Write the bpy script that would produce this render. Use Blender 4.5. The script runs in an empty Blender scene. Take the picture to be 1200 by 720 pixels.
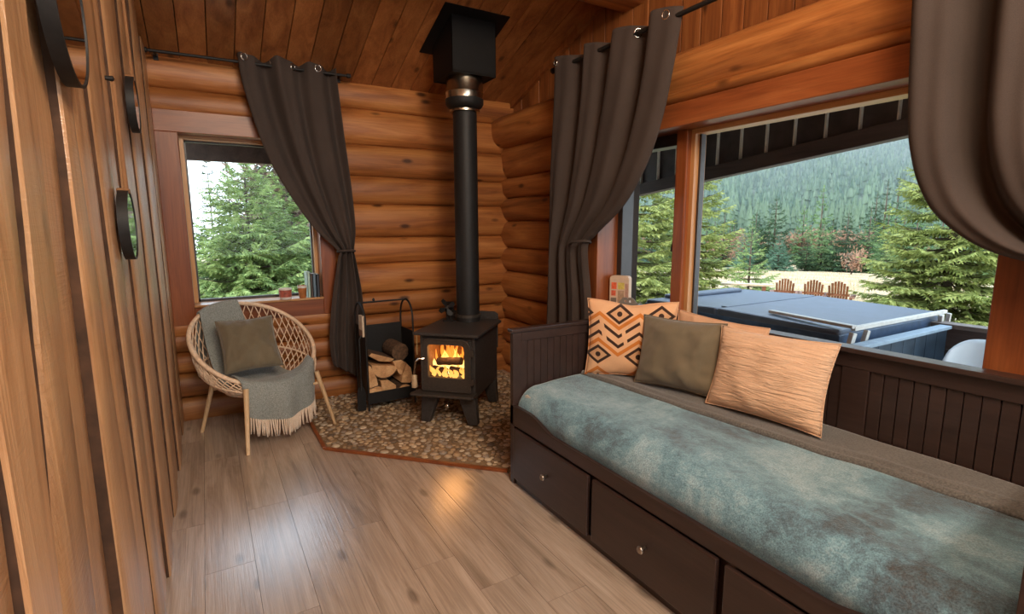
import bpy, math, random
import numpy as np
from mathutils import Vector, Matrix, noise
PI = math.pi
SC = bpy.context.scene
COL = SC.collection

# ------------------------------------------------------------------ camera
F_PX, YAW, PITCH, ROLL = 606.5, math.radians(30.5), math.radians(8.91), math.radians(-0.19)
cam_d = bpy.data.cameras.new('camera')
cam_d.sensor_width = 36.0
cam_d.lens = F_PX / 1200.0 * 36.0
cam_d.clip_start, cam_d.clip_end = 0.05, 3000
cam = bpy.data.objects.new('camera', cam_d)
COL.objects.link(cam)
fw = Vector((math.sin(YAW) * math.cos(PITCH), math.cos(YAW) * math.cos(PITCH), -math.sin(PITCH)))
rt = Vector((math.cos(YAW), -math.sin(YAW), 0))
up = rt.cross(fw)
r2 = rt * math.cos(ROLL) + up * math.sin(ROLL)
u2 = up * math.cos(ROLL) - rt * math.sin(ROLL)
cam.matrix_world = Matrix(((r2.x, u2.x, -fw.x, 0), (r2.y, u2.y, -fw.y, 0), (r2.z, u2.z, -fw.z, 1.5), (0, 0, 0, 1)))
SC.camera = cam

# ------------------------------------------------------------------ sky, sun, lights, exposure
SC.view_settings.view_transform = 'Standard'
SC.view_settings.look = 'None'
SC.view_settings.exposure = 0.92
SC.view_settings.gamma = 1.0
SC.view_settings.use_curve_mapping = False
wd = bpy.data.worlds.new('sky')
SC.world = wd
wd.use_nodes = True
wn = wd.node_tree
bg = wn.nodes['Background']
tc = wn.nodes.new('ShaderNodeTexCoord')
sep = wn.nodes.new('ShaderNodeSeparateXYZ')
wn.links.new(tc.outputs['Generated'], sep.inputs[0])
rmp = wn.nodes.new('ShaderNodeValToRGB')
rmp.color_ramp.elements[0].position = 0.0
rmp.color_ramp.elements[0].color = (0.80, 0.91, 1.0, 1)
rmp.color_ramp.elements[1].position = 0.9
rmp.color_ramp.elements[1].color = (0.50, 0.72, 1.0, 1)
wn.links.new(sep.outputs[2], rmp.inputs[0])
wn.links.new(rmp.outputs[0], bg.inputs[0])
bg.inputs[1].default_value = 2.25

def lamp(name, kind, loc, direction, energy, color, **kw):
    d = bpy.data.lights.new(name, kind)
    d.energy = energy
    d.color = color
    for k, v in kw.items():
        setattr(d, k, v)
    o = bpy.data.objects.new(name, d)
    COL.objects.link(o)
    o.location = loc
    o.rotation_euler = Vector(direction).to_track_quat('-Z', 'Y').to_euler()
    return o
lamp('sun', 'SUN', (-10, -10, 20), (0.62, 0.40, -0.72), 1.9, (1.0, 0.92, 0.78), angle=0.02)
lamp('room_fill_light', 'AREA', (0.35, -1.2, 3.22), (0.12, 1.0, -0.45), 54, (1.0, 0.86, 0.70), shape='RECTANGLE', size=1.6, size_y=0.35)  # unseen fill light added behind the camera to brighten the room
lamp('warm_fill_light', 'AREA', (1.0, 0.0, 3.45), (-0.1, 0.6, -1.0), 31, (1.0, 0.80, 0.58), shape='DISK', size=0.7)  # added warm overhead fill, no fixture in the room

# ------------------------------------------------------------------ helpers
WM = {}
def link(o, parent=None):
    COL.objects.link(o)
    if parent is not None:
        o.parent = parent
    return o
def tag(o, label=None, cat=None, group=None, kind=None):
    for k, v in (('label', label), ('category', cat), ('group', group), ('kind', kind)):
        if v:
            o[k] = v
    return o
def thing(name, label, cat, loc=(0, 0, 0), rotz=0.0, group=None):
    o = bpy.data.objects.new(name, None)
    o.empty_display_size = 0.1
    COL.objects.link(o)
    o.location = loc
    o.rotation_euler = (0, 0, rotz)
    WM[o.name] = Matrix.Translation(loc) @ Matrix.Rotation(rotz, 4, 'Z')
    return tag(o, label, cat, group)
def copy_tree(o, parent=None):
    c = o.copy()
    COL.objects.link(c)
    if parent is not None:
        c.parent = parent
    for ch in [x for x in o.children]:
        copy_tree(ch, c)
    return c
def rotm(d, upv=(0, 0, 1)):
    """matrix whose local Z follows d, local Y as near upv as possible"""
    z = Vector(d).normalized()
    y = Vector(upv) - z * Vector(upv).dot(z)
    y.normalize()
    x = y.cross(z)
    return Matrix(((x.x, y.x, z.x), (x.y, y.y, z.y), (x.z, y.z, z.z)))

class MB:
    def __init__(s):
        s.v, s.f = [], []
    def add(s, vs, fs):
        n = len(s.v)
        s.v.extend([tuple(p) for p in vs])
        s.f.extend([tuple(i + n for i in f) for f in fs])
        return s
    def box(s, lo, hi, rot=None, ctr=None):
        vs = [Vector((x, y, z)) for z in (lo[2], hi[2]) for y in (lo[1], hi[1]) for x in (lo[0], hi[0])]
        if rot is not None:
            c = Vector(ctr if ctr is not None else [(a + b) / 2 for a, b in zip(lo, hi)])
            vs = [c + rot @ (p - c) for p in vs]
        return s.add(vs, [(0, 2, 3, 1), (4, 5, 7, 6), (0, 1, 5, 4), (2, 6, 7, 3), (0, 4, 6, 2), (1, 3, 7, 5)])
    def bar(s, a, b, w, h, upv=(0, 0, 1)):
        """box beam from a to b, width w (side) and height h (towards upv)"""
        a, b = Vector(a), Vector(b)
        m = rotm(b - a, upv)
        vs = []
        for p in (a, b):
            for x, y in ((-w / 2, -h / 2), (w / 2, -h / 2), (w / 2, h / 2), (-w / 2, h / 2)):
                vs.append(p + m @ Vector((x, y, 0)))
        return s.add(vs, [(3, 2, 1, 0), (4, 5, 6, 7), (0, 1, 5, 4), (1, 2, 6, 5), (2, 3, 7, 6), (3, 0, 4, 7)])
    def tube(s, pts, r, n=8, closed=False, caps=True):
        pts = [Vector(p) for p in pts]
        k = len(pts)
        rs = r if isinstance(r, (list, tuple)) else [r] * k
        vs, fs = [], []
        prev = None
        for i, p in enumerate(pts):
            if closed:
                t = pts[(i + 1) % k] - pts[i - 1]
            else:
                t = pts[min(i + 1, k - 1)] - pts[max(i - 1, 0)]
            t.normalize()
            if prev is None:
                a = Vector((0, 0, 1)) if abs(t.z) < 0.9 else Vector((1, 0, 0))
                x = t.cross(a).normalized()
            else:
                x = (prev - t * prev.dot(t)).normalized()
            prev = x
            y = t.cross(x)
            for j in range(n):
                an = 2 * PI * j / n
                vs.append(p + (x * math.cos(an) + y * math.sin(an)) * rs[i])
        m = k if closed else k - 1
        for i in range(m):
            i2 = (i + 1) % k
            for j in range(n):
                j2 = (j + 1) % n
                fs.append((i * n + j, i * n + j2, i2 * n + j2, i2 * n + j))
        if caps and not closed:
            fs.append(tuple(range(n - 1, -1, -1)))
            fs.append(tuple((k - 1) * n + j for j in range(n)))
        return s.add(vs, fs)
    def lathe(s, prof, c=(0, 0, 0), n=24, rot=None):
        vs, fs = [], []
        c = Vector(c)
        for r, z in prof:
            for j in range(n):
                a = 2 * PI * j / n
                p = Vector((r * math.cos(a), r * math.sin(a), z))
                vs.append(c + (rot @ p if rot is not None else p))
        for i in range(len(prof) - 1):
            for j in range(n):
                j2 = (j + 1) % n
                fs.append((i * n + j, i * n + j2, (i + 1) * n + j2, (i + 1) * n + j))
        if prof[0][0] > 1e-5:
            fs.append(tuple(range(n - 1, -1, -1)))
        if prof[-1][0] > 1e-5:
            fs.append(tuple((len(prof) - 1) * n + j for j in range(n)))
        return s.add(vs, fs)
    def prism(s, poly, fn, t0, t1):
        """poly of 2D points; fn(a,b,t) -> 3D point"""
        n = len(poly)
        vs = [fn(a, b, t0) for a, b in poly] + [fn(a, b, t1) for a, b in poly]
        fs = [tuple(range(n - 1, -1, -1)), tuple(range(n, 2 * n))]
        for i in range(n):
            j = (i + 1) % n
            fs.append((i, j, n + j, n + i))
        return s.add(vs, fs)
    def grid(s, fn, nu, nv, closeu=False):
        vs = [fn(i / nu, j / nv) for j in range(nv + 1) for i in range(nu + (0 if closeu else 1))]
        w = nu if closeu else nu + 1
        fs = []
        for j in range(nv):
            for i in range(nu):
                i2 = (i + 1) % w
                fs.append((j * w + i, j * w + i2, (j + 1) * w + i2, (j + 1) * w + i))
        return s.add(vs, fs)
    def build(s, name, mat, parent=None, world=False, smooth=False, bevel=0.0, solid=0.0, sub=0, recalc=True, loc=None):
        vs = s.v
        if world and parent is not None and parent.name in WM:
            inv = WM[parent.name].inverted()
            vs = [tuple(inv @ Vector(p)) for p in vs]
        if loc is not None:
            vs = [(p[0] - loc[0], p[1] - loc[1], p[2] - loc[2]) for p in vs]
        me = bpy.data.meshes.new(name)
        me.from_pydata(vs, [], s.f)
        if recalc:
            import bmesh
            b = bmesh.new()
            b.from_mesh(me)
            bmesh.ops.recalc_face_normals(b, faces=b.faces)
            b.to_mesh(me)
            b.free()
        if smooth:
            me.polygons.foreach_set('use_smooth', [True] * len(me.polygons))
            if smooth == 2:
                me.set_sharp_from_angle(angle=math.radians(40))
        me.materials.append(mat)
        o = bpy.data.objects.new(name, me)
        link(o, parent)
        if loc is not None:
            o.location = loc
            WM[o.name] = Matrix.Translation(loc)
        elif parent is not None and parent.name in WM:
            WM[o.name] = WM[parent.name]
        if solid:
            m = o.modifiers.new('solid', 'SOLIDIFY')
            m.thickness = solid
            m.offset = 0
        if bevel:
            m = o.modifiers.new('bevel', 'BEVEL')
            m.width = bevel
            m.segments = 2
            m.limit_method = 'ANGLE'
        if sub:
            m = o.modifiers.new('sub', 'SUBSURF')
            m.levels = m.render_levels = sub
        return o
def nz(x, y=0.0, z=0.0):
    return noise.noise(Vector((x, y, z)))
def lerp(a, b, t):
    return a + (b - a) * t
def interp(tbl, x):
    """tbl sorted ascending of (x, y)"""
    if x <= tbl[0][0]:
        return tbl[0][1]
    for (a, ya), (b, yb) in zip(tbl, tbl[1:]):
        if x <= b:
            t = (x - a) / (b - a)
            return ya + (yb - ya) * t
    return tbl[-1][1]

# ------------------------------------------------------------------ materials
class X:
    """a node socket with arithmetic"""
    nt = None
    def __init__(s, sock):
        s.s = sock
    @staticmethod
    def op(kind, *a):
        n = X.nt.nodes.new('ShaderNodeMath')
        n.operation = kind
        for i, v in enumerate(a):
            if isinstance(v, X):
                X.nt.links.new(v.s, n.inputs[i])
            else:
                n.inputs[i].default_value = v
        return X(n.outputs[0])
    def __add__(s, o): return X.op('ADD', s, o)
    def __radd__(s, o): return X.op('ADD', o, s)
    def __sub__(s, o): return X.op('SUBTRACT', s, o)
    def __rsub__(s, o): return X.op('SUBTRACT', o, s)
    def __mul__(s, o): return X.op('MULTIPLY', s, o)
    def __rmul__(s, o): return X.op('MULTIPLY', o, s)
    def __truediv__(s, o): return X.op('DIVIDE', s, o)
    def abs(s): return X.op('ABSOLUTE', s)
    def fract(s): return X.op('FRACT', s)
    def floor(s): return X.op('FLOOR', s)
    def lt(s, o): return X.op('LESS_THAN', s, o)
    def gt(s, o): return X.op('GREATER_THAN', s, o)
    def max(s, o): return X.op('MAXIMUM', s, o)
    def min(s, o): return X.op('MINIMUM', s, o)

def new_mat(name):
    m = bpy.data.materials.new(name)
    m.use_nodes = True
    nt = m.node_tree
    return m, nt, nt.nodes['Principled BSDF']
def setp(p, **kw):
    names = {'rough': 'Roughness', 'metal': 'Metallic', 'spec': 'Specular IOR Level', 'sheen': 'Sheen Weight',
             'sheen_rough': 'Sheen Roughness', 'coat': 'Coat Weight', 'coat_rough': 'Coat Roughness', 'trans': 'Transmission Weight', 'ior': 'IOR',
             'sss': 'Subsurface Weight'}
    for k, v in kw.items():
        p.inputs[names[k]].default_value = v
def node(nt, t, **kw):
    n = nt.nodes.new(t)
    for k, v in kw.items():
        if hasattr(n, k) and k not in ('scale',):
            setattr(n, k, v)
        else:
            n.inputs[k].default_value = v
    return n
def coords(nt, scale=(1, 1, 1), rand=0.0, kind='Object'):
    t = nt.nodes.new('ShaderNodeTexCoord')
    out = t.outputs[kind]
    if rand:
        oi = nt.nodes.new('ShaderNodeObjectInfo')
        cm = nt.nodes.new('ShaderNodeCombineXYZ')
        for i, k in enumerate((1.0, 0.37, 0.71)):
            mm = node(nt, 'ShaderNodeMath', operation='MULTIPLY')
            mm.inputs[1].default_value = rand * k
            nt.links.new(oi.outputs['Random'], mm.inputs[0])
            nt.links.new(mm.outputs[0], cm.inputs[i])
        ad = node(nt, 'ShaderNodeVectorMath', operation='ADD')
        nt.links.new(out, ad.inputs[0])
        nt.links.new(cm.outputs[0], ad.inputs[1])
        out = ad.outputs[0]
    mp = nt.nodes.new('ShaderNodeMapping')
    mp.inputs['Scale'].default_value = scale
    nt.links.new(out, mp.inputs[0])
    return mp.outputs[0]
def ntex(nt, vec, scale, detail=4, rough=0.55, dist=0.0):
    n = nt.nodes.new('ShaderNodeTexNoise')
    n.inputs['Scale'].default_value = scale
    n.inputs['Detail'].default_value = detail
    n.inputs['Roughness'].default_value = rough
    n.inputs['Distortion'].default_value = dist
    nt.links.new(vec, n.inputs['Vector'])
    return n.outputs['Fac']
def ramp(nt, fac, stops):
    r = nt.nodes.new('ShaderNodeValToRGB')
    e = r.color_ramp.elements
    while len(e) < len(stops):
        e.new(0.5)
    for el, (p, c) in zip(e, stops):
        el.position = p
        el.color = (c[0], c[1], c[2], 1) if not isinstance(c, (int, float)) else (c, c, c, 1)
    nt.links.new(fac, r.inputs[0])
    return r.outputs[0]
def mix(nt, a, b, fac, mode='MIX'):
    n = nt.nodes.new('ShaderNodeMix')
    n.data_type = 'RGBA'
    n.blend_type = mode
    for sock, v in ((n.inputs[0], fac), (n.inputs[6], a), (n.inputs[7], b)):
        if hasattr(v, 'is_output'):
            nt.links.new(v, sock)
        elif isinstance(v, (int, float)):
            sock.default_value = v
        else:
            sock.default_value = (v[0], v[1], v[2], 1)
    return n.outputs[2]
def bump(nt, p, h, strength, dist=0.01):
    b = nt.nodes.new('ShaderNodeBump')
    b.inputs['Strength'].default_value = strength
    b.inputs['Distance'].default_value = dist
    nt.links.new(h, b.inputs['Height'])
    nt.links.new(b.outputs[0], p.inputs['Normal'])
def wood(name, dark, mid, light, axis='x', rough=0.5, spec=0.4, grain=1.0, knots=0.6, var=0.25, bumps=0.25, saw=0.0, coat=0.0, ior=1.5):
    m, nt, p = new_mat(name)
    ai = 'xyz'.index(axis)
    def sc(a, c):
        v = [c, c, c]
        v[ai] = a
        return tuple(v)
    big = ntex(nt, coords(nt, sc(0.7, 7), 31), 1.6 * grain, 5, 0.6, 0.8)
    col = ramp(nt, big, [(0.28, dark), (0.5, mid), (0.74, light)])
    fine = ntex(nt, coords(nt, sc(1.2, 60), 17), 2.0 * grain, 4, 0.65)
    col = mix(nt, col, ramp(nt, fine, [(0.3, 0.55), (0.62, 1.0)]), 0.55, 'MULTIPLY')
    if knots:
        vo = nt.nodes.new('ShaderNodeTexVoronoi')
        vo.inputs['Scale'].default_value = 1.0
        vo.inputs['Randomness'].default_value = 1.0
        nt.links.new(coords(nt, sc(2.6, 6.5), 53), vo.inputs['Vector'])
        kn = ramp(nt, vo.outputs['Distance'], [(0.07, 0.0), (0.17, 1.0)])
        inv = node(nt, 'ShaderNodeMath', operation='SUBTRACT')
        inv.inputs[0].default_value = 1.0
        nt.links.new(kn, inv.inputs[1])
        sc2 = node(nt, 'ShaderNodeMath', operation='MULTIPLY')
        sc2.inputs[1].default_value = knots
        nt.links.new(inv.outputs[0], sc2.inputs[0])
        col = mix(nt, col, tuple(c * 0.28 for c in dark), sc2.outputs[0])
    if var:
        oi = nt.nodes.new('ShaderNodeObjectInfo')
        v = ramp(nt, oi.outputs['Random'], [(0.0, 1 - var), (1.0, 1 + var * 0.4)])
        col = mix(nt, col, v, 1.0, 'MULTIPLY')
    nt.links.new(col, p.inputs['Base Color'])
    setp(p, rough=rough, spec=spec, coat=coat, coat_rough=0.25, ior=ior)
    h = fine
    if saw:
        sv_ = [5, 5, 5]
        sv_[ai] = 90
        wv = ntex(nt, coords(nt, sv_, 3), 1.3, 3, 0.6)
        mk = ramp(nt, ntex(nt, coords(nt, (1, 1, 1), 9), 1.6, 3), [(0.42, 0.0), (0.62, 1.0)])
        wm = node(nt, 'ShaderNodeMath', operation='MULTIPLY')
        nt.links.new(wv, wm.inputs[0])
        nt.links.new(mk, wm.inputs[1])
        ms = node(nt, 'ShaderNodeMath', operation='MULTIPLY')
        ms.inputs[1].default_value = saw
        nt.links.new(wm.outputs[0], ms.inputs[0])
        ad = node(nt, 'ShaderNodeMath', operation='ADD')
        nt.links.new(ms.outputs[0], ad.inputs[0])
        nt.links.new(fine, ad.inputs[1])
        h = ad.outputs[0]
    bump(nt, p, h, bumps, 0.004)
    return m
def plain(name, c, rough=0.5, metal=0.0, spec=0.5, var=0.12, scale=20, bumps=0.0, **kw):
    m, nt, p = new_mat(name)
    f = ntex(nt, coords(nt), scale, 4)
    col = ramp(nt, f, [(0.3, tuple(x * (1 - var) for x in c)), (0.7, tuple(min(1, x * (1 + var)) for x in c))])
    nt.links.new(col, p.inputs['Base Color'])
    setp(p, rough=rough, metal=metal, spec=spec, **kw)
    if bumps:
        bump(nt, p, f, bumps, 0.004)
    return m
def cloth(name, c, weave=420, var=0.18, rough=0.9, sheen=0.25, bumps=0.25):
    m, nt, p = new_mat(name)
    f = ntex(nt, coords(nt), weave, 2)
    b = ntex(nt, coords(nt), 5, 3)
    col = ramp(nt, f, [(0.3, tuple(x * (1 - var) for x in c)), (0.7, tuple(min(1, x * (1 + var)) for x in c))])
    col = mix(nt, col, ramp(nt, b, [(0.3, 0.85), (0.7, 1.0)]), 1.0, 'MULTIPLY')
    nt.links.new(col, p.inputs['Base Color'])
    setp(p, rough=rough, spec=0.2, sheen=sheen, sheen_rough=0.5)
    bump(nt, p, f, bumps, 0.002)
    return m
def emit(name, stops, strength, axis=2, lo=0.0, hi=1.0):
    m, nt, p = new_mat(name)
    sp = nt.nodes.new('ShaderNodeSeparateXYZ')
    nt.links.new(coords(nt), sp.inputs[0])
    mr = nt.nodes.new('ShaderNodeMapRange')
    mr.inputs[1].default_value, mr.inputs[2].default_value = lo, hi
    nt.links.new(sp.outputs[axis], mr.inputs[0])
    c = ramp(nt, mr.outputs[0], stops)
    nt.links.new(c, p.inputs['Emission Color'])
    p.inputs['Emission Strength'].default_value = strength
    p.inputs['Base Color'].default_value = (0, 0, 0, 1)
    return m
def glass_pane(name, tint=(0.97, 0.98, 0.97), refl=0.06):
    m, nt, p = new_mat(name)
    nt.nodes.remove(p)
    t = nt.nodes.new('ShaderNodeBsdfTransparent')
    t.inputs[0].default_value = (*tint, 1)
    g = nt.nodes.new('ShaderNodeBsdfGlossy')
    g.inputs['Roughness'].default_value = 0.02
    mx = nt.nodes.new('ShaderNodeMixShader')
    fr = nt.nodes.new('ShaderNodeFresnel')
    fr.inputs[0].default_value = 1.16
    nt.links.new(fr.outputs[0], mx.inputs[0])
    nt.links.new(t.outputs[0], mx.inputs[1])
    nt.links.new(g.outputs[0], mx.inputs[2])
    nt.links.new(mx.outputs[0], nt.nodes['Material Output'].inputs[0])
    return m

M = {}
LOGC = ((0.19, 0.056, 0.015), (0.42, 0.15, 0.040), (0.60, 0.26, 0.078))
M['log_x'] = wood('log_wood_x', *LOGC, axis='x', rough=0.42, knots=0.9, grain=0.8, bumps=0.35)
M['log_y'] = wood('log_wood_y', *LOGC, axis='y', rough=0.42, knots=0.9, grain=0.8, bumps=0.35)
TRIMC = ((0.17, 0.042, 0.013), (0.27, 0.075, 0.022), (0.36, 0.115, 0.036))
for a in 'xyz':
    M['trim_' + a] = wood('stained_trim_' + a, *TRIMC, axis=a, rough=0.35, knots=0.0, var=0.12, bumps=0.1)
LIPC = ((0.40, 0.17, 0.06), (0.55, 0.27, 0.10), (0.66, 0.36, 0.15))
for a in 'xyz':
    M['lip_' + a] = wood('pale_stop_wood_' + a, *LIPC, axis=a, rough=0.35, knots=0.0, var=0.1, bumps=0.08)
M['ceiling'] = wood('ceiling_pine', (0.22, 0.070, 0.022), (0.38, 0.135, 0.040), (0.52, 0.21, 0.066), axis='y', rough=0.4, knots=0.8, var=0.3)
M['gable'] = wood('gable_pine', (0.17, 0.052, 0.016), (0.30, 0.10, 0.028), (0.42, 0.165, 0.05), axis='z', rough=0.45, knots=0.8, var=0.25)
M['plank_wall'] = wood('rough_sawn_plank', (0.38, 0.18, 0.082), (0.58, 0.315, 0.155), (0.71, 0.42, 0.225), axis='z', rough=0.30, spec=0.5, ior=1.75, knots=0.5, var=0.25, saw=1.3, bumps=0.6, grain=1.1)
M['gap_shade'] = plain('plank_gap_shade', (0.060, 0.026, 0.012), rough=0.9, var=0.5, scale=14)  # dark colour on plank side faces paints the shade inside the gaps
M['floor'] = wood('floor_oak', (0.32, 0.24, 0.18), (0.49, 0.38, 0.295), (0.60, 0.485, 0.395), axis='y', rough=0.24, spec=0.5, ior=2.5, knots=0.55, var=0.16, bumps=0.22, grain=1.2)
M['dark_gap'] = plain('dark_backing', (0.02, 0.012, 0.008), rough=0.9)
M['bed'] = wood('dark_stained_bed', (0.027, 0.0145, 0.0125), (0.039, 0.022, 0.018), (0.052, 0.029, 0.024), axis='y', rough=0.33, spec=0.5, knots=0, var=0.0, bumps=0.06)
M['soot'] = plain('soot_black_sheet', (0.0045, 0.004, 0.004), rough=0.6, spec=0.25)
M['black_iron'] = plain('black_iron', (0.012, 0.011, 0.011), rough=0.55, metal=0.0, spec=0.35, var=0.25, scale=60)
M['stove_iron'] = plain('stove_iron', (0.048, 0.042, 0.040), rough=0.5, metal=0.3, var=0.25, scale=50, bumps=0.04)
M['stove_door'] = plain('stove_door_iron', (0.07, 0.058, 0.050), rough=0.45, metal=0.5, var=0.2, scale=60)
M['steel'] = plain('brushed_steel', (0.48, 0.42, 0.34), rough=0.25, metal=1.0, var=0.15)
M['chrome'] = plain('grommet_chrome', (0.6, 0.58, 0.55), rough=0.2, metal=1.0)
M['curtain'] = cloth('curtain_cloth', (0.062, 0.045, 0.038), weave=700, var=0.25, sheen=0.03, bumps=0.2)
M['rattan'] = plain('pale_rattan', (0.76, 0.55, 0.38), rough=0.55, var=0.18, scale=40)
M['dowel'] = wood('beech_dowel', (0.56, 0.34, 0.17), (0.70, 0.47, 0.26), (0.80, 0.57, 0.35), axis='z', knots=0, var=0.1, bumps=0.05)
M['olive'] = cloth('olive_cotton', (0.165, 0.130, 0.082), weave=600, var=0.15, sheen=0.3)
M['peach'] = cloth('peach_crinkle', (0.70, 0.42, 0.26), weave=300, var=0.08, sheen=0.2)
M['throw'] = cloth('grey_green_wool', (0.27, 0.285, 0.265), weave=160, var=0.35, bumps=0.5, sheen=0.2)
M['fringe'] = cloth('cream_fringe', (0.78, 0.62, 0.48), weave=200, var=0.15)
M['pane'] = glass_pane('window_glass')
M['black_frame'] = plain('dark_window_frame', (0.035, 0.028, 0.026), rough=0.4)
M['grey_frame'] = plain('grey_sash_paint', (0.30, 0.32, 0.31), rough=0.45)
M['mirror'] = plain('mirror_silver', (0.85, 0.85, 0.85), rough=0.03, metal=1.0, var=0.01)
M['cord'] = plain('jute_cord', (0.22, 0.10, 0.04), rough=0.9)

def velvet():
    m, nt, p = new_mat('teal_velvet')
    b = ntex(nt, coords(nt), 2.2, 4, 0.6, 0.6)
    f = ntex(nt, coords(nt, (1, 0.7, 1)), 30, 6, 0.8, 0.5)
    ff = ntex(nt, coords(nt), 190, 3, 0.7)
    ad = node(nt, 'ShaderNodeMath', operation='MULTIPLY_ADD')
    ad.inputs[1].default_value = 0.5
    nt.links.new(f, ad.inputs[0])
    nt.links.new(b, ad.inputs[2])
    col = ramp(nt, ad.outputs[0], [(0.52, (0.080, 0.070, 0.064)), (0.64, (0.115, 0.18, 0.225)), (0.75, (0.19, 0.35, 0.43)), (0.90, (0.38, 0.53, 0.60))])
    col = mix(nt, col, ramp(nt, ff, [(0.35, 0.45), (0.65, 1.15)]), 0.8, 'MULTIPLY')
    nt.links.new(col, p.inputs['Base Color'])
    setp(p, rough=0.75, spec=0.25, sheen=0.7, sheen_rough=0.35)
    p.inputs['Sheen Tint'].default_value = (0.75, 0.92, 1.0, 1)
    h = node(nt, 'ShaderNodeMath', operation='ADD')
    nt.links.new(f, h.inputs[0])
    nt.links.new(ff, h.inputs[1])
    bump(nt, p, h.outputs[0], 0.6, 0.006)
    return m
M['velvet'] = velvet()
M['taupe'] = cloth('grey_taupe_fleece', (0.125, 0.116, 0.106), weave=140, var=0.4, bumps=0.5, sheen=0.35)

def pattern_mat():
    """printed cushion: brown diamonds with dots, brown brackets and orange zigzags on peach"""
    m, nt, p = new_mat('printed_cushion_cotton')
    X.nt = nt
    s = nt.nodes.new('ShaderNodeSeparateXYZ')
    nt.links.new(coords(nt), s.inputs[0])
    u, v = X(s.outputs[0]) + 5.0, X(s.outputs[1]) + 4.969
    per, A, Q = 0.235, 0.085, 0.33
    ph = (u / per).fract()
    tri = (ph - 0.5).abs() * 2.0
    ss = v + tri * A
    q = (ss / Q).fract() * Q
    row = (ss / Q).floor()
    orange = ((q - 0.013).abs().lt(0.012)).max((q - 0.168).abs().lt(0.012))
    br = ((q - 0.060).abs().lt(0.0105)).max((q - 0.120).abs().lt(0.0105))
    ph2 = ((u + v * 0.25) / (per * 0.5)).fract()
    br = br * ph2.lt(0.80)
    # diamonds once per zigzag and row, centred in the wide band
    def diamond(off):
        du = (((u / per) + off).fract() - 0.5).abs() * per
        return du
    par = (row * 0.5).fract().lt(0.25)
    du = diamond(0.0) * par + diamond(0.5) * (1.0 - par)
    # height of band centre at the diamond column: tri is 0 (off 0) or 1 (off .5)
    vc = row * Q + 0.252 - (1.0 - par) * A
    dv = (v - vc).abs()
    dd = du / 0.074 + dv / 0.055
    ring = (dd - 0.92).abs().lt(0.18)
    dot = (du * du + dv * dv).lt(0.00024)
    inner = dd.lt(0.80)
    dark = br.max(ring).max(dot)
    dark = dark * (1.0 - orange * 0.0)
    base = mix(nt, (0.76, 0.43, 0.235), (0.62, 0.34, 0.175), inner.s)
    base = mix(nt, base, (0.60, 0.19, 0.035), (orange * (1.0 - dd.lt(1.14))).s)
    base = mix(nt, base, (0.045, 0.022, 0.015), dark.s)
    f = ntex(nt, coords(nt), 500, 2)
    base = mix(nt, base, ramp(nt, f, [(0.3, 0.88), (0.7, 1.0)]), 1.0, 'MULTIPLY')
    nt.links.new(base, p.inputs['Base Color'])
    setp(p, rough=0.85, spec=0.2, sheen=0.15)
    bump(nt, p, f, 0.2, 0.002)
    return m
M['pattern'] = pattern_mat()

# ================================================================== the room
XL, XR, YB, YN = -0.25, 2.74, 4.72, -2.6          # left wall face, right log axis, back log axis, near wall
CT = 0.3535                                        # ceiling slope
YR = 0.7                                           # ridge
def ceil_z(y):
    return 2.69 + (4.62 - y) * CT if y >= YR else 2.69 + (4.62 - YR) * CT - (YR - y) * CT
def struct(name, bm, m, **k):
    o = bm.build(name, m, **k)
    o['kind'] = 'structure'
    WM[o.name] = Matrix.Identity(4)
    return o

# floor -------------------------------------------------------------
floor = struct('floor', MB().box((XL - 0.35, YN - 0.3, -0.14), (3.0, 5.0, -0.016)), M['dark_gap'])
rnd = random.Random(11)
PW = 0.198
k = 0
x = XL - 0.065
joints = {0: [2.905, 1.45], 1: [2.445, 3.72, 1.2], 2: [1.998, 2.93, 0.75], 3: [2.94, 1.72], 4: [2.472, 1.25], 5: [2.013, 0.8], 6: [3.05, 1.75]}
while x < 2.85:
    js = list(joints.get(k, []))
    base = js[0] if js else 2.0 + rnd.random()
    ys = sorted({YN - 0.1, 4.78} | set(js) | {base + n * 1.22 for n in (-3, -2, -1, 1, 2) if all(abs(base + n * 1.22 - j) > 0.5 for j in js) and YN + 0.2 < base + n * 1.22 < 4.5})
    x0, x1 = max(x, XL - 0.12) + 0.0008, min(x + PW, 2.86) - 0.0008
    for a, b in zip(ys, ys[1:]):
        z = rnd.uniform(-0.0006, 0.0)
        MB().box((x0, a + 0.0008, -0.016), (x1, b - 0.0008, z)).build('floor_plank', M['floor'], floor)
    x += PW
    k += 1

# ceiling -----------------------------------------------------------
n_up = 0.03
cb = MB()
for y0, y1 in ((YR, 5.6), (YN - 0.6, YR)):
    za, zb = ceil_z(y0), ceil_z(y1)
    cb.prism([(y0, za + n_up), (y1, zb + n_up), (y1, zb + 0.25), (y0, za + 0.25)], lambda a, b, t: (t, a, b), -0.7, 4.0)
ceiling = struct('ceiling', cb, M['dark_gap'])
bw = 0.1725
x = -0.22 - bw
i = 0
rnd = random.Random(5)
while x < 2.78:
    for y0, y1 in ((YR, 4.80), (YN, YR)):
        d = rnd.uniform(0, 0.004)
        za, zb = ceil_z(y0) + d, ceil_z(y1) + d
        x0, x1 = max(x, XL - 0.12) + 0.0025, min(x + bw, 2.86) - 0.0025
        MB().prism([(y0, za), (y1, zb), (y1, zb + 0.028), (y0, za + 0.028)], lambda a, b, t: (t, a, b), x0, x1).build('ceiling_board', M['ceiling'], ceiling, bevel=0.003)
    x += bw
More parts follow.
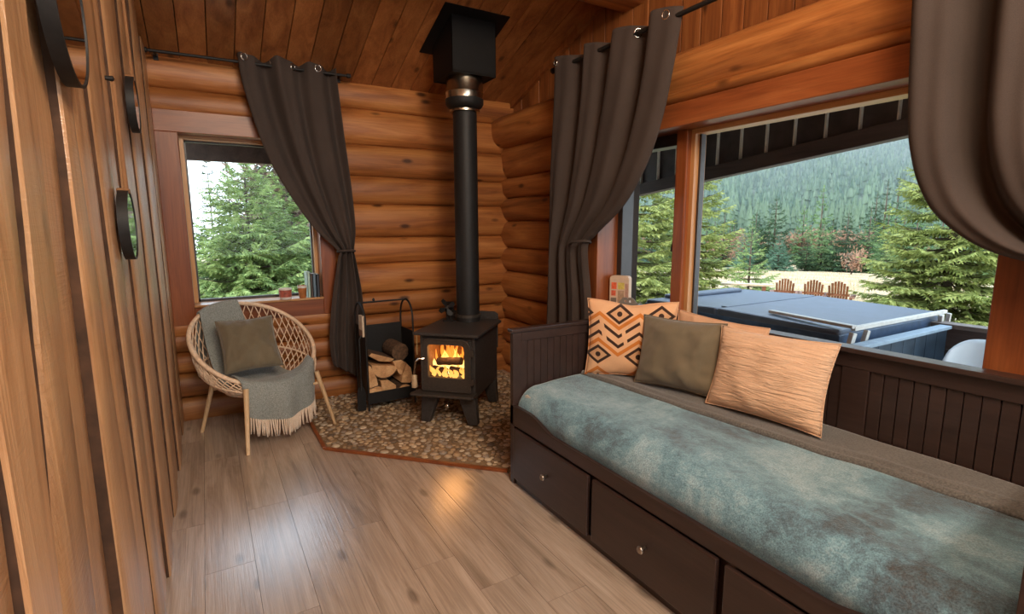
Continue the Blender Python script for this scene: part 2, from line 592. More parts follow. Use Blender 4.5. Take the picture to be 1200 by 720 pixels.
# purlin log carrying the ceiling
def log_mesh(p0, p1, rz, rd, seed, axis, n=22, seg=14):
    """round log between two points (along axis x or y) with irregular surface; rd = half depth, rz = half height"""
    b = MB()
    def fn(u, v):
        a = 2 * PI * u
        px = lerp(p0[0], p1[0], v)
        py = lerp(p0[1], p1[1], v)
        pz = lerp(p0[2], p1[2], v)
        l = v * math.dist(p0, p1)
        k = 1 + 0.06 * nz(l * 1.1, seed * 7.3, 0.7) + 0.035 * nz(l * 2.5 + 9, math.cos(a) * 1.5 + seed, math.sin(a) * 1.5)
        ca = math.copysign(abs(math.cos(a)) ** 0.5, math.cos(a))
        dz = rz * math.sin(a) * k
        dd = rd * ca * k
        return (px, py + dd, pz + dz) if axis == 'x' else (px + dd, py, pz + dz)
    b.grid(fn, n, seg, closeu=True)
    b.f.append(tuple(range(n)))
    b.f.append(tuple(seg * n + j for j in range(n)))
    return b
struct('trim_1', log_mesh((XL - 0.1, 2.93, 3.225), (2.86, 2.93, 3.225), 0.215, 0.215, 4, 'x'), M['log_x'], smooth=2)

# wall_back ---------------------------------------------------------
WX0, WX1, WZ0, WZ1 = -0.105, 0.838, 0.908, 2.182         # window_1 opening
FB = 4.60                                               # face of trim on the back wall
bk = MB()
bk.box((XL - 0.3, 4.74, -0.1), (WX0 - 0.05, 4.90, 2.9)).box((WX1 + 0.05, 4.74, -0.1), (3.1, 4.90, 2.9))
bk.box((WX0 - 0.05, 4.74, -0.1), (WX1 + 0.05, 4.90, WZ0 - 0.05)).box((WX0 - 0.05, 4.74, WZ1 + 0.05), (WX1 + 0.05, 4.90, 2.9))
wall_back = struct('wall_back', bk, M['dark_gap'])
zs_right = [2.735, 2.493, 2.202, 1.935, 1.693, 1.405, 1.17, 0.905, 0.705, 0.54, 0.37, 0.178, -0.04]
for i, (zt, zb) in enumerate(zip(zs_right, zs_right[1:])):
    c, h = (zt + zb) / 2, (zt - zb) / 2
    x0 = XL - 0.2 if (zb > WZ1 + 0.1 or zt < WZ0 - 0.1) else 0.93
    if zb > 2.3:
        x0 = XL - 0.2
    MBl = log_mesh((x0, YB, c), (2.86, YB, c), h * 1.03, 0.115, i + 1, 'x', seg=18)
    MBl.build('log', M['log_x'], wall_back, smooth=2)
# second thin course above the window trim, left part
log_mesh((XL - 0.2, YB, 2.40), (1.0, YB, 2.40), 0.10, 0.118, 31, 'x').build('log', M['log_x'], wall_back, smooth=2)
log_mesh((XL - 0.2, YB, 0.73), (1.0, YB, 0.73), 0.09, 0.118, 32, 'x').build('log', M['log_x'], wall_back, smooth=2)

# window_1 -----------------------------------------------------------
GB = 4.80
w1 = struct('window_1', MB().box((WX0 - 0.145, FB, WZ1), (WX1 + 0.16, GB + 0.08, WZ1 + 0.155)), M['trim_x'], bevel=0.004)
MB().box((WX0 - 0.145, FB - 0.002, WZ0 - 0.15), (WX0, GB + 0.08, WZ1)).build('side_board', M['trim_z'], w1, bevel=0.004)
MB().box((WX1, FB - 0.002, WZ0 - 0.15), (WX1 + 0.12, GB + 0.08, WZ1)).build('side_board', M['trim_z'], w1, bevel=0.004)
MB().box((WX0, FB, WZ0 - 0.15), (WX1, GB + 0.08, WZ0 - 0.018)).build('apron_board', M['trim_x'], w1, bevel=0.004)
MB().box((WX0 - 0.001, FB - 0.02, WZ0 - 0.018), (WX1 + 0.001, GB + 0.02, WZ0)).build('window_sill', M['lip_x'], w1, bevel=0.004)
st = 0.028
MB().box((WX0, GB - 0.06, WZ1 - st), (WX1, GB + 0.03, WZ1)).build('stop_strip', M['lip_x'], w1)
MB().box((WX0, GB - 0.06, WZ0), (WX0 + st, GB + 0.03, WZ1 - st)).build('stop_strip', M['lip_z'], w1)
MB().box((WX1 - st, GB - 0.06, WZ0), (WX1, GB + 0.03, WZ1 - st)).build('stop_strip', M['lip_z'], w1)
fr = MB()
e = WX0 + st
f_ = WX1 - st
fr.box((e, GB, WZ1 - st - 0.012), (f_, GB + 0.03, WZ1 - st)).box((e, GB, WZ0), (f_, GB + 0.03, WZ0 + 0.02))
fr.box((e, GB, WZ0), (e + 0.012, GB + 0.03, WZ1 - st)).box((f_ - 0.012, GB, WZ0), (f_, GB + 0.03, WZ1 - st))
fr.build('pane_gasket', M['black_frame'], w1)
MB().box((e, GB + 0.01, WZ0 + 0.01), (f_, GB + 0.016, WZ1 - st)).build('pane', M['pane'], w1)

# wall_right ---------------------------------------------------------
FR, GR = 2.50, 2.72                                     # trim face, glass plane
VY0, VY1, VZ0, VZ1 = 0.735, 2.995, 0.865, 2.088         # window_2 opening
rb = MB()
rb.box((2.78, YN - 0.2, -0.1), (2.96, VY0 - 0.06, 4.2)).box((2.78, VY1 + 0.06, -0.1), (2.96, 4.9, 3.2))
rb.box((2.78, VY0 - 0.06, -0.1), (2.96, VY1 + 0.06, VZ0 - 0.05)).box((2.78, VY0 - 0.06, VZ1 + 0.10), (2.96, VY1 + 0.06, 3.6))
wall_right = struct('wall_right', rb, M['dark_gap'])
zr = [2.60, 2.303, 1.972, 1.776, 1.547, 1.281, 1.052, 0.787, 0.55, 0.30, 0.06, -0.06]
for i, (zt, zb) in enumerate(zip(zr, zr[1:])):
    c, h = (zt + zb) / 2, (zt - zb) / 2
    if i == 0:
        continue
    segs = [(VY1 + 0.1, 4.86), (YN - 0.1, VY0 - 0.12)] if zt > VZ0 - 0.1 and zb < VZ1 + 0.15 else [(YN - 0.1, 4.86)]
    for a, b in segs:
        log_mesh((XR, a, c), (XR, b, c), h * 1.035, 0.135, i + 40, 'y', seg=16).build('log', M['log_y'], wall_right, smooth=2)
# big header log and the thin course below it
log_mesh((2.74, YN - 0.1, 2.405), (2.74, 4.86, 2.405), 0.150, 0.245, 60, 'y', n=28, seg=30).build('log', M['log_y'], wall_right, smooth=2)
log_mesh((2.74, YN - 0.1, 2.262), (2.74, 3.3, 2.262), 0.055, 0.235, 61, 'y', n=20, seg=30).build('log', M['log_y'], wall_right, smooth=2)
# gable boards above
y = YN
rnd = random.Random(8)
while y < 4.8:
    y1 = min(y + 0.15, 4.85)
    if y < YR < y1:
        y1 = YR
    d = rnd.uniform(0, 0.006)
    MB().prism([(y + 0.003, 2.48), (y1 - 0.003, 2.48), (y1 - 0.003, ceil_z(y1) + 0.02), (y + 0.003, ceil_z(y) + 0.02)], lambda a, b, t: (t, a, b), 2.735 + d, 2.775).build('gable_board', M['gable'], wall_right, bevel=0.003)
    y = y1
# trim strip along the slope where the gable meets the ceiling
MB().prism([(4.78, ceil_z(4.78) - 0.05), (YR, ceil_z(YR) - 0.05), (YR, ceil_z(YR) + 0.02), (4.78, ceil_z(4.78) + 0.02)], lambda a, b, t: (t, a, b), 2.70, 2.735).build('gable_trim', M['gable'], wall_right)

# window_2 -----------------------------------------------------------
w2 = struct('window_2', MB().box((FR, VY0 - 0.20, VZ1), (2.82, VY1 + 0.20, VZ1 + 0.135)), M['trim_y'], bevel=0.004)
MB().box((FR - 0.002, VY1, VZ0 - 0.2), (2.82, VY1 + 0.16, VZ1)).build('side_board', M['trim_z'], w2, bevel=0.004)
MB().box((FR - 0.002, VY0 - 0.22, VZ0 - 0.2), (2.82, VY0, VZ1)).build('side_board', M['trim_z'], w2, bevel=0.004)
MB().box((FR, VY0, VZ0 - 0.2), (2.82, VY1, VZ0 - 0.02)).build('apron_board', M['trim_y'], w2, bevel=0.004)
MB().box((FR - 0.02, VY0, VZ0 - 0.02), (GR + 0.06, VY1, VZ0)).build('window_sill', M['lip_y'], w2, bevel=0.004)
MY0, MY1 = 2.318, 2.402                                 # mullion post
MB().box((GR - 0.09, MY0, VZ0), (GR + 0.06, MY1, VZ1)).build('mullion_post', M['trim_z'], w2, bevel=0.006)
MB().box((GR - 0.05, VY0, VZ1 - 0.028), (GR + 0.05, MY0, VZ1)).build('stop_strip', M['lip_y'], w2)
MB().box((GR - 0.05, MY0 - 0.03, VZ0), (GR + 0.05, MY0, VZ1 - 0.028)).build('stop_strip', M['lip_z'], w2)
MB().box((GR - 0.05, VY0, VZ0), (GR + 0.05, VY0 + 0.03, VZ1 - 0.028)).build('stop_strip', M['lip_z'], w2)
fr = MB()
fr.box((GR - 0.02, VY0, VZ0), (GR + 0.03, MY0, VZ0 + 0.03)).box((GR - 0.01, MY0 - 0.045, VZ0), (GR + 0.03, MY0 - 0.03, VZ1 - 0.028))
fr.build('pane_gasket', M['black_frame'], w2)
MB().box((GR, VY0 + 0.02, VZ0 + 0.02), (GR + 0.006, MY0 - 0.03, VZ1 - 0.02)).build('pane', M['pane'], w2)
# casement side: dark fixed frame, outward opened sash
fr = MB()
fr.box((GR - 0.03, VY1 - 0.05, VZ0), (GR + 0.08, VY1, VZ1)).box((GR - 0.03, MY1, VZ1 - 0.075), (GR + 0.08, VY1 - 0.05, VZ1))
fr.box((GR - 0.03, MY1, VZ0), (GR + 0.08, MY1 + 0.03, VZ1 - 0.075))
fr.build('casement_frame', M['black_frame'], w2, bevel=0.004)
MB().box((GR - 0.03, MY1, VZ0), (GR + 0.16, VY1, VZ0 + 0.03)).build('casement_sill', M['grey_frame'], w2, bevel=0.004)
th = math.radians(47)
hx, hy = GR + 0.08, MY1 + 0.02
SA = lambda s, d, z: (hx + s * math.sin(th) + d * math.cos(th), hy + s * math.cos(th) - d * math.sin(th), z)
sash = MB()
L = 0.49
for s0, s1, z0, z1 in ((0, L, VZ1 - 0.16, VZ1 - 0.085), (0, L, VZ0 + 0.035, VZ0 + 0.085)):
    sash.prism([(s0, z0), (s1, z0), (s1, z1), (s0, z1)], lambda a, b, t: SA(a, t, b), -0.02, 0.02)
so = sash.build('casement_rail', M['grey_frame'], w2)
MB().prism([(0, VZ0 + 0.035), (0.06, VZ0 + 0.035), (0.06, VZ1 - 0.085), (0, VZ1 - 0.085)], lambda a, b, t: SA(a, t, b), -0.02, 0.02).build('casement_stile', M['grey_frame'], w2, bevel=0.003)
MB().prism([(L - 0.055, VZ0 + 0.035), (L, VZ0 + 0.035), (L, VZ1 - 0.085), (L - 0.055, VZ1 - 0.085)], lambda a, b, t: SA(a, t, b), -0.02, 0.02).build('casement_stile', M['black_frame'], w2, bevel=0.003)
MB().prism([(0.06, VZ0 + 0.085), (L - 0.055, VZ0 + 0.085), (L - 0.055, VZ1 - 0.16), (0.06, VZ1 - 0.16)], lambda a, b, t: SA(a, t, b), -0.003, 0.003).build('pane', M['pane'], w2)
h = MB()
h.box((GR - 0.045, MY1 + 0.004, 1.33), (GR - 0.03, MY1 + 0.026, 1.46)).bar((GR - 0.05, MY1 + 0.015, 1.44), (GR - 0.075, MY1 + 0.015, 1.33), 0.016, 0.012, (1, 0, 0))
h.build('sash_lock', M['black_iron'], w2, bevel=0.002)
h = MB()
h.bar((GR + 0.10, MY1 + 0.10, VZ0 + 0.036), (GR + 0.30, MY1 + 0.26, VZ0 + 0.036), 0.02, 0.006).bar((GR + 0.02, MY1 + 0.33, VZ0 + 0.04), (GR + 0.02, MY1 + 0.22, VZ0 + 0.07), 0.022, 0.02)
h.build('casement_crank', M['steel'], w2)

# wall_left: rough, tapering planks with open joints ------------------
wall_left = struct('wall_left', MB().box((XL - 0.25, YN - 0.3, -0.1), (XL - 0.06, 5.0, 4.2)), M['dark_gap'])
# (Y at floor, Y at 2.2 m, half gap at the joint)
SEAM = [(-2.7, -2.7, 0.002), (-2.3, -2.28, 0.003), (-1.9, -1.93, 0.003), (-1.5, -1.46, 0.003), (-1.1, -1.1, 0.003), (-0.7, -0.72, 0.003), (-0.3, -0.3, 0.003), (0.1, 0.12, 0.003), (0.5, 0.5, 0.003), (0.86, 0.87, 0.002),
        (0.90, 1.22, 0.026), (1.20, 1.37, 0.006), (1.46, 1.54, 0.010), (1.83, 1.645, 0.026), (2.02, 1.93, 0.006), (2.24, 2.22, 0.014),
        (2.50, 2.46, 0.003), (2.76, 2.80, 0.016), (3.05, 3.05, 0.008), (3.36, 3.40, 0.018), (3.66, 3.64, 0.003), (3.98, 4.0, 0.016), (4.30, 4.27, 0.003), (4.62, 4.62, 0.004), (4.80, 4.80, 0.002)]
OFF = {10: 0.004, 11: -0.026, 12: 0.014, 13: -0.008, 14: 0.010, 15: -0.012, 16: 0.012, 17: -0.012, 18: 0.010, 19: -0.014, 20: 0.012, 21: -0.010, 22: 0.006, 9: 0.014}
rnd = random.Random(21)
PROF = [(0, -0.07), (0, -0.007), (0.035, -0.001), (0.32, 0.001), (0.68, 0.0), (0.965, -0.001), (1, -0.007), (1, -0.07)]
def plank_edge(i, z, side):
    a, b, g = SEAM[i]
    y = lerp(a, b, z / 2.2)
    w = 0.022 * nz(z * 0.9, i * 5.1) + 0.007 * nz(z * 4, i * 9.7)
    gg = g * (1 + 0.9 * nz(z * 1.7, i * 3.3, 2))
    return y + w + side * max(gg, 0.001)
for i in range(len(SEAM) - 1):
    off = OFF.get(i, rnd.uniform(-0.006, 0.006))
    nzz, nyy = 44, 5
    ztop = min(ceil_z(SEAM[i][1]), ceil_z(SEAM[i + 1][1])) + 0.02
    def fn(u, v, i=i, off=off, ztop=ztop):
        z = v * ztop
        fy_, dx_ = PROF[int(round(u * 7))]
        y = lerp(plank_edge(i, z, 1), plank_edge(i + 1, z, -1), fy_)
        xx = XL + off * 0.55 + dx_ + 0.005 * nz(y * 9, z * 1.6, i) - 0.0015 * abs(nz(y * 30, z * 3, i))
        return (xx, y, z)
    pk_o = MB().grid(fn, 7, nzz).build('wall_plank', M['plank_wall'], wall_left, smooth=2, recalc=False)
    pk_o.data.materials.append(M['gap_shade'])
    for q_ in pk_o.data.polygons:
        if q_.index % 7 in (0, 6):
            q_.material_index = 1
    pk_o.data.flip_normals()

# wall_near (behind the camera): boards around an unseen opening added for daylight ---------
wnr = MB()
wnr.box((XL - 0.2, YN - 0.15, -0.1), (0.0, YN, 4.0)).box((2.6, YN - 0.15, -0.1), (2.95, YN, 4.0)).box((0.0, YN - 0.15, -0.1), (2.6, YN, 0.9)).box((0.0, YN - 0.15, 2.6), (2.6, YN, 4.0))
wall_near = struct('wall_near', wnr, M['plank_wall'])
MB().box((0.0, YN - 0.1, 0.9), (2.6, YN - 0.094, 2.6)).build('pane', M['pane'], wall_near)

# ================================================================== hearth
HP = [(0.60, 4.66), (0.60, 3.52), (1.50, 2.60), (1.50, 2.56), (2.55, 2.56), (2.55, 4.66)]
hearth = struct('floor_hearth', MB().prism(HP, lambda a, b, t: (a, b, t), 0.0, 0.006), plain('hearth_mortar', (0.22, 0.14, 0.075), rough=0.8, var=0.3, scale=40, bumps=0.3))
hearth['label'] = 'pebble hearth set in mortar under the wood stove'
for a, b in zip(HP[:3], HP[1:3]):
    dx, dy = b[0] - a[0], b[1] - a[1]
    l = math.hypot(dx, dy)
    nx, ny = dy / l * 0.011, -dx / l * 0.011
    MB().bar((a[0] + nx, a[1] + ny, 0.009), (b[0] + nx, b[1] + ny, 0.009), 0.024, 0.018).build('hearth_edging', M['trim_x'], hearth, bevel=0.003)
peb_m, nt, p = new_mat('river_pebble')
oi = nt.nodes.new('ShaderNodeObjectInfo')
c = ramp(nt, oi.outputs['Random'], [(0.0, (0.12, 0.085, 0.06)), (0.22, (0.34, 0.22, 0.12)), (0.5, (0.50, 0.35, 0.21)), (0.72, (0.26, 0.21, 0.17)), (1.0, (0.62, 0.48, 0.33))])
nt.links.new(c, p.inputs['Base Color'])
setp(p, rough=0.38, spec=0.5)
peb_s, nt, p = new_mat('river_pebble_field')
g = nt.nodes.new('ShaderNodeNewGeometry')
c = ramp(nt, g.outputs['Random Per Island'], [(0.0, (0.12, 0.085, 0.06)), (0.22, (0.34, 0.22, 0.12)), (0.5, (0.50, 0.35, 0.21)), (0.72, (0.26, 0.21, 0.17)), (1.0, (0.62, 0.48, 0.33))])
nt.links.new(c, p.inputs['Base Color'])
setp(p, rough=0.38, spec=0.5)
rnd = random.Random(3)
def inside(x, y):
    return 0.62 < x < 2.54 and 2.57 < y < 4.64 and (x - 0.60) + (y - 3.52) > 0.045
pts = []
grid_ = {}
cell = 0.034
for _ in range(26000):
    x, y = rnd.uniform(0.6, 2.55), rnd.uniform(2.56, 4.65)
    if not inside(x, y) or (x > 1.40 and y < 2.50):
        continue
    r = rnd.choice((0.013, 0.017, 0.020, 0.024, 0.028))
    gx, gy = int(x / cell), int(y / cell)
    ok = True
    for ix in range(gx - 2, gx + 3):
        for iy in range(gy - 2, gy + 3):
            for (qx, qy, qr) in grid_.get((ix, iy), ()):
                if (qx - x) ** 2 + (qy - y) ** 2 < ((qr + r) * 0.93) ** 2:
                    ok = False
                    break
            if not ok:
                break
        if not ok:
            break
    if ok:
        grid_.setdefault((gx, gy), []).append((x, y, r))
        pts.append((x, y, r))
def pebble_shape():
    b = MB()
    prof = [(0.0, -0.3), (0.8, -0.15), (1.0, 0.05), (0.88, 0.32), (0.5, 0.52), (0.0, 0.6)]
    b.lathe(prof, n=8)
    return b
pm = []
for kk in range(4):
    b = pebble_shape()
    b.v = [(x * (1 + 0.25 * nz(x, y, kk * 5.0)) * 1.12, y * (1 + 0.25 * nz(y, x, kk * 9.0)), z * 0.9) for x, y, z in b.v]
    me = bpy.data.meshes.new('pebble')
    me.from_pydata(b.v, [], b.f)
    me.polygons.foreach_set('use_smooth', [True] * len(me.polygons))
    me.materials.append(peb_m)
    pm.append((me, b))
pts.sort(key=lambda q: math.hypot(q[0], q[1]) / q[2])
field = MB()
for i, (x, y, r) in enumerate(pts):
    a = rnd.uniform(0, 6.28)
    if i < 300:
        o = bpy.data.objects.new('pebble', pm[i % 4][0])
        link(o, hearth)
        o.location = (x, y, 0.007)
        o.rotation_euler = (0, 0, a)
        o.scale = (r, r, r * 0.8)
    else:
        ca, sa = math.cos(a), math.sin(a)
        b = pm[i % 4][1]
        field.add([(x + (px * ca - py * sa) * r, y + (px * sa + py * ca) * r, 0.007 + pz * r * 0.8) for px, py, pz in b.v], b.f)
fo = field.build('pebble_field', peb_s, hearth, smooth=True, recalc=False)
fo['kind'] = 'stuff'

# ================================================================== daybed
BX0, BX1, BY0, BY1 = 1.453, 2.44, 0.28, 2.49
bed = thing('daybed', 'dark brown wooden daybed with three big drawers under the large window', 'daybed', (BX0, BY1, 0))
W = dict(parent=bed, world=True)
def rail_top(y):
    y = min(y, BY0 + BY1 - y) if False else max(y, BY0 + BY1 - y)
    t = min(max((y - 2.06) / 0.24, 0), 1)
    t = t * t * (3 - 2 * t)
    return 0.425 + 0.055 * t
ys = [BY0 + (BY1 - BY0) * i / 60 for i in range(61)]
MB().prism([(y, 0.36) for y in (BY0, BY1)] + [(y, rail_top(y)) for y in reversed(ys)], lambda a, b, t: (t, a, b), BX0, BX0 + 0.024).build('front_rail', M['bed'], bevel=0.003, **W)
MB().box((BX0 + 0.03, BY0 + 0.02, 0.05), (BX1 - 0.05, BY1 - 0.04, 0.36)).box((BX0 + 0.012, BY0 + 0.01, 0.0), (BX0 + 0.03, BY1 - 0.01, 0.045)).build('drawer_case', M['bed'], **W)
MB().box((BX0, BY1 - 0.040, 0.0), (BX0 + 0.03, BY1, 0.36)).build('corner_block', M['bed'], bevel=0.002, **W)
MB().box((BX0, BY0, 0.0), (BX0 + 0.03, BY0 + 0.040, 0.36)).build('corner_block', M['bed'], bevel=0.002, **W)
for y1 in (2.440, 1.731, 1.022):
    d = MB().box((BX0 - 0.012, y1 - 0.676, 0.045), (BX0 + 0.01, y1, 0.349)).build('drawer', M['bed'], bevel=0.005, **W)
    kn = MB().lathe([(0.0, 0.0), (0.007, 0.001), (0.007, 0.016), (0.014, 0.022), (0.017, 0.030), (0.013, 0.036), (0.0, 0.038)], (BX0 - 0.012, y1 - 0.345, 0.205), 16, rotm((-1, 0, 0)))
    kn.build('drawer_knob', plain('pewter_knob', (0.34, 0.29, 0.25), rough=0.3, metal=0.9) if 'pewter_knob' not in bpy.data.materials else bpy.data.materials['pewter_knob'], d, world=True, smooth=True)
def end_panel(ya, yb, top):
    for lo, hi in (((BX0, ya, 0.36), (BX0 + 0.055, yb, top - 0.021)), ((BX1 - 0.06, ya, 0.30), (BX1, yb, top - 0.021)), ((BX0 + 0.056, ya + 0.001, top - 0.075), (BX1 - 0.061, yb - 0.001, top - 0.021)), ((BX0 + 0.056, ya + 0.001, 0.36), (BX1 - 0.061, yb - 0.001, 0.46))):
        MB().box(lo, hi).build('end_frame', M['bed'], bevel=0.003, **W)
    MB().box((BX0 - 0.012, ya - 0.010, top - 0.02), (BX1, yb + 0.010, top)).build('end_cap', M['bed'], bevel=0.004, **W)
    x = BX0 + 0.055
    while x < BX1 - 0.07:
        x1 = min(x + 0.0465, BX1 - 0.06)
        MB().box((x + 0.0012, ya + 0.009, 0.45), (x1 - 0.0012, yb - 0.009, top - 0.07)).build('panel_board', M['bed'], bevel=0.0025, **W)
        x = x1
end_panel(BY1 - 0.034, BY1, 0.925)
end_panel(BY0, BY0 + 0.034, 0.925)
MB().box((BX1 - 0.085, BY0 + 0.04, 0.953), (BX1 + 0.004, BY1 - 0.04, 0.975)).build('back_cap', M['bed'], bevel=0.004, **W)
MB().box((BX1 - 0.062, BY0 + 0.036, 0.885), (BX1 - 0.016, BY1 - 0.036, 0.953)).build('back_rail', M['bed'], bevel=0.003, **W)
MB().box((BX1 - 0.062, BY0 + 0.036, 0.36), (BX1 - 0.016, BY1 - 0.036, 0.50)).build('back_rail', M['bed'], bevel=0.003, **W)
for ya, yb in ((1.06, 1.17), (BY1 - 0.09, BY1 - 0.036), (BY0 + 0.036, BY0 + 0.09)):
    MB().box((BX1 - 0.060, ya, 0.5), (BX1 - 0.018, yb, 0.885)).build('back_stile', M['bed'], bevel=0.003, **W)
for a, b in ((BY0 + 0.09, 1.06), (1.17, BY1 - 0.09)):
    n = round((b - a) / 0.054)
    for i in range(n):
        y0, y1 = a + (b - a) * i / n, a + (b - a) * (i + 1) / n
        MB().box((BX1 - 0.052, y0 + 0.0015, 0.49), (BX1 - 0.03, y1 - 0.0015, 0.89)).build('panel_board', M['bed'], bevel=0.003, **W)
MB().box((BX0 + 0.05, BY0 + 0.05, 0.36), (BX1 - 0.075, BY1 - 0.05, 0.55)).build('mattress', plain('mattress_ticking', (0.5, 0.47, 0.42), rough=0.9), bevel=0.03, **W)

def bed_top(x, y):
    return 0.588 + 0.010 * nz(x * 2.2, y * 2.0, 1.0) + 0.005 * nz(x * 7, y * 5, 4)
def velvet_fn(u, v):
    y = lerp(BY1 - 0.040, BY0 + 0.045, v)
    L0, R, L1 = 0.62, 0.125, 0.13
    s = u * (L0 + R * PI / 2 + L1)
    fx = BX0 + 0.026
    wob = 0.007 * nz(y * 2.7, 3.0) + 0.004 * nz(y * 9, s * 6) * (1 if s > L0 else 0.5)
    endt = min(max((y - 2.18) / 0.26, 0), 1) ** 1.5
    drop = 0.035 * endt
    if s < L0:
        x = fx + R + (L0 - s)
        z = bed_top(x, y)
    elif s < L0 + R * PI / 2:
        a = (s - L0) / R
        x = fx + R - R * math.sin(a)
        z = bed_top(fx + R, y) - R + R * math.cos(a)
    else:
        x = fx + 0.02 * min((s - L0 - R * PI / 2) / 0.10, 1)
        z = bed_top(fx + R, y) - R - (s - L0 - R * PI / 2) * 0.75
    k = min(max((s - L0 + 0.15) / 0.25, 0), 1)
    return (x + wob * k, y, z + (wob * 0.5 if s < L0 else 0) - drop * k * 0.6)
vb = MB().grid(velvet_fn, 60, 130)
tag(vb.build('velvet_blanket', M['velvet'], smooth=True, solid=0.012, loc=(BX0 + 0.3, 1.4, 0.55)), 'mottled teal grey velvet blanket draped over the front of the daybed', 'blanket')
def taupe_fn(u, v):
    y = lerp(BY1 - 0.042, BY0 + 0.05, v)
    xe = lerp(1.93, 2.13, v) + 0.012 * nz(y * 2.0, 8.0) + 0.006 * nz(y * 8, 2.0)
    x = lerp(xe, BX1 - 0.066, u)
    hem = math.exp(-((x - xe - 0.018) / 0.014) ** 2) * 0.010 + math.exp(-((x - xe - 0.085) / 0.02) ** 2) * 0.009 * (0.5 + nz(y * 1.2, 3.3))
    z = bed_top(x, y) + 0.011 + hem + 0.006 * nz(x * 5 + y * 2.5, y * 1.5, 9)
    if u == 0:
        z -= 0.012
    return (x, y, z)
tb = MB().grid(taupe_fn, 40, 130)
tag(tb.build('fleece_blanket', M['taupe'], smooth=True, solid=0.008, loc=(2.1, 1.4, 0.6)), 'grey taupe fleece blanket spread along the back half of the daybed, under the cushions', 'blanket')

# cushions ---------------------------------------------------------------
def cushion(name, label, mat, bl, br, tl, tr, thick, face, seed, crease=1.0, group=None, dip=0.0, cat='cushion'):
    bl, br, tl, tr = map(Vector, (bl, br, tl, tr))
    c = (bl + br + tl + tr) / 4
    ux = ((br - bl) + (tr - tl)).normalized()
    uy = (tl - bl) + (tr - br)
    uy = (uy - ux * uy.dot(ux)).normalized()
    n = ux.cross(uy)
    w = ((br - bl).length + (tr - tl).length) / 2
    h = ((tl - bl).length + (tr - br).length) / 2
    N = 34
    b = MB()
    for side in (1, -1):
        def fn(i, j, side=side):
            u, v = i * 2 - 1, j * 2 - 1
            x = u * w / 2 * (1 - 0.07 * (1 - v * v) * abs(u))
            y = v * h / 2 * (1 - 0.07 * (1 - u * u) * abs(v))
            if v > 0:
                y -= dip * math.exp(-(u / 0.35) ** 2) * v
            z = thick / 2 * max(0, 1 - abs(u) ** 2.4) ** 0.6 * max(0, 1 - abs(v) ** 2.4) ** 0.6
            e = max(abs(u), abs(v))
            z += crease * 0.020 * nz(u * 2.2 + seed, v * 2.2, side) * (1 - e ** 6)
            z += crease * 0.012 * nz(u * 4 + v * 3 + seed, v * 3 - u * 6, side * 3) * e ** 1.5 * (1 - e ** 8)
            if e > 0.999:
                z = 0
            return (x, y, z * side)
        b.grid(fn, N, N)
    o = b.build(name, mat, smooth=True)
    import bmesh
    bm = bmesh.new()
    bm.from_mesh(o.data)
    bmesh.ops.remove_doubles(bm, verts=bm.verts, dist=1e-5)
    bmesh.ops.recalc_face_normals(bm, faces=bm.faces)
    bm.to_mesh(o.data)
    bm.free()
    o.matrix_world = Matrix(((ux.x, uy.x, n.x, c.x), (ux.y, uy.y, n.y, c.y), (ux.z, uy.z, n.z, c.z), (0, 0, 0, 1)))
    pts_ = [(-1, -1), (1, -1), (1, 1), (-1, 1)]
    edge = []
    for (u0, v0), (u1, v1) in zip(pts_, pts_[1:] + pts_[:1]):
        for k in range(10):
            u, v = lerp(u0, u1, k / 10), lerp(v0, v1, k / 10)
            y = v * h / 2 * (1 - 0.07 * (1 - u * u) * abs(v))
            if v > 0:
                y -= dip * math.exp(-(u / 0.35) ** 2) * v
            edge.append((u * w / 2 * (1 - 0.07 * (1 - v * v) * abs(u)), y, 0))
    MB().tube(edge, 0.0035, 6, closed=True).build('seam', mat, o, smooth=True)
    return tag(o, label, cat, group)
cushion('cushion', 'peach cushion printed with brown diamonds and orange zigzags in the daybed corner', M['pattern'], (1.925, 2.41, .605), (2.285, 2.045, .605), (1.975, 2.435, 1.07), (2.325, 2.03, 1.06), 0.13, None, 1.0, dip=0.02)
cushion('cushion', 'peach crinkled cushion mostly hidden behind the plain olive cushion on the daybed', M['peach'], (2.28, 2.06, .62), (2.325, 1.52, .62), (2.325, 2.05, 1.035), (2.345, 1.50, 0.985), 0.08, None, 6.0)
cushion('cushion', 'plain olive cushion standing between the printed and the peach cushion', M['olive'], (2.03, 2.125, .625), (2.205, 1.685, .62), (2.18, 2.135, .985), (2.25, 1.655, 1.003), 0.16, None, 2.0, crease=1.3)

def peach_front():
    m, nt, p = new_mat('peach_crinkle_pleats')
    f = ntex(nt, coords(nt, (3.0, 26, 6)), 2.2, 4, 0.6, 0.9)
    f2 = ntex(nt, coords(nt), 320, 2)
    c = mix(nt, (0.70, 0.43, 0.27), (0.84, 0.56, 0.37), f)
    c = mix(nt, c, ramp(nt, f2, [(0.3, 0.9), (0.7, 1.0)]), 1.0, 'MULTIPLY')
    nt.links.new(c, p.inputs['Base Color'])
    setp(p, rough=0.85, spec=0.15, sheen=0.2)
    bump(nt, p, f, 0.9, 0.02)
    return m
M['peach_pleat'] = peach_front()
cushion('cushion', 'peach pleated oblong cushion leaning on the daybed back, rightmost of the cushions', M['peach_pleat'], (2.10, 1.735, .62), (2.20, 1.205, .625), (2.265, 1.63, .985), (2.265, 1.06, .985), 0.15, None, 3.0, crease=0.7)

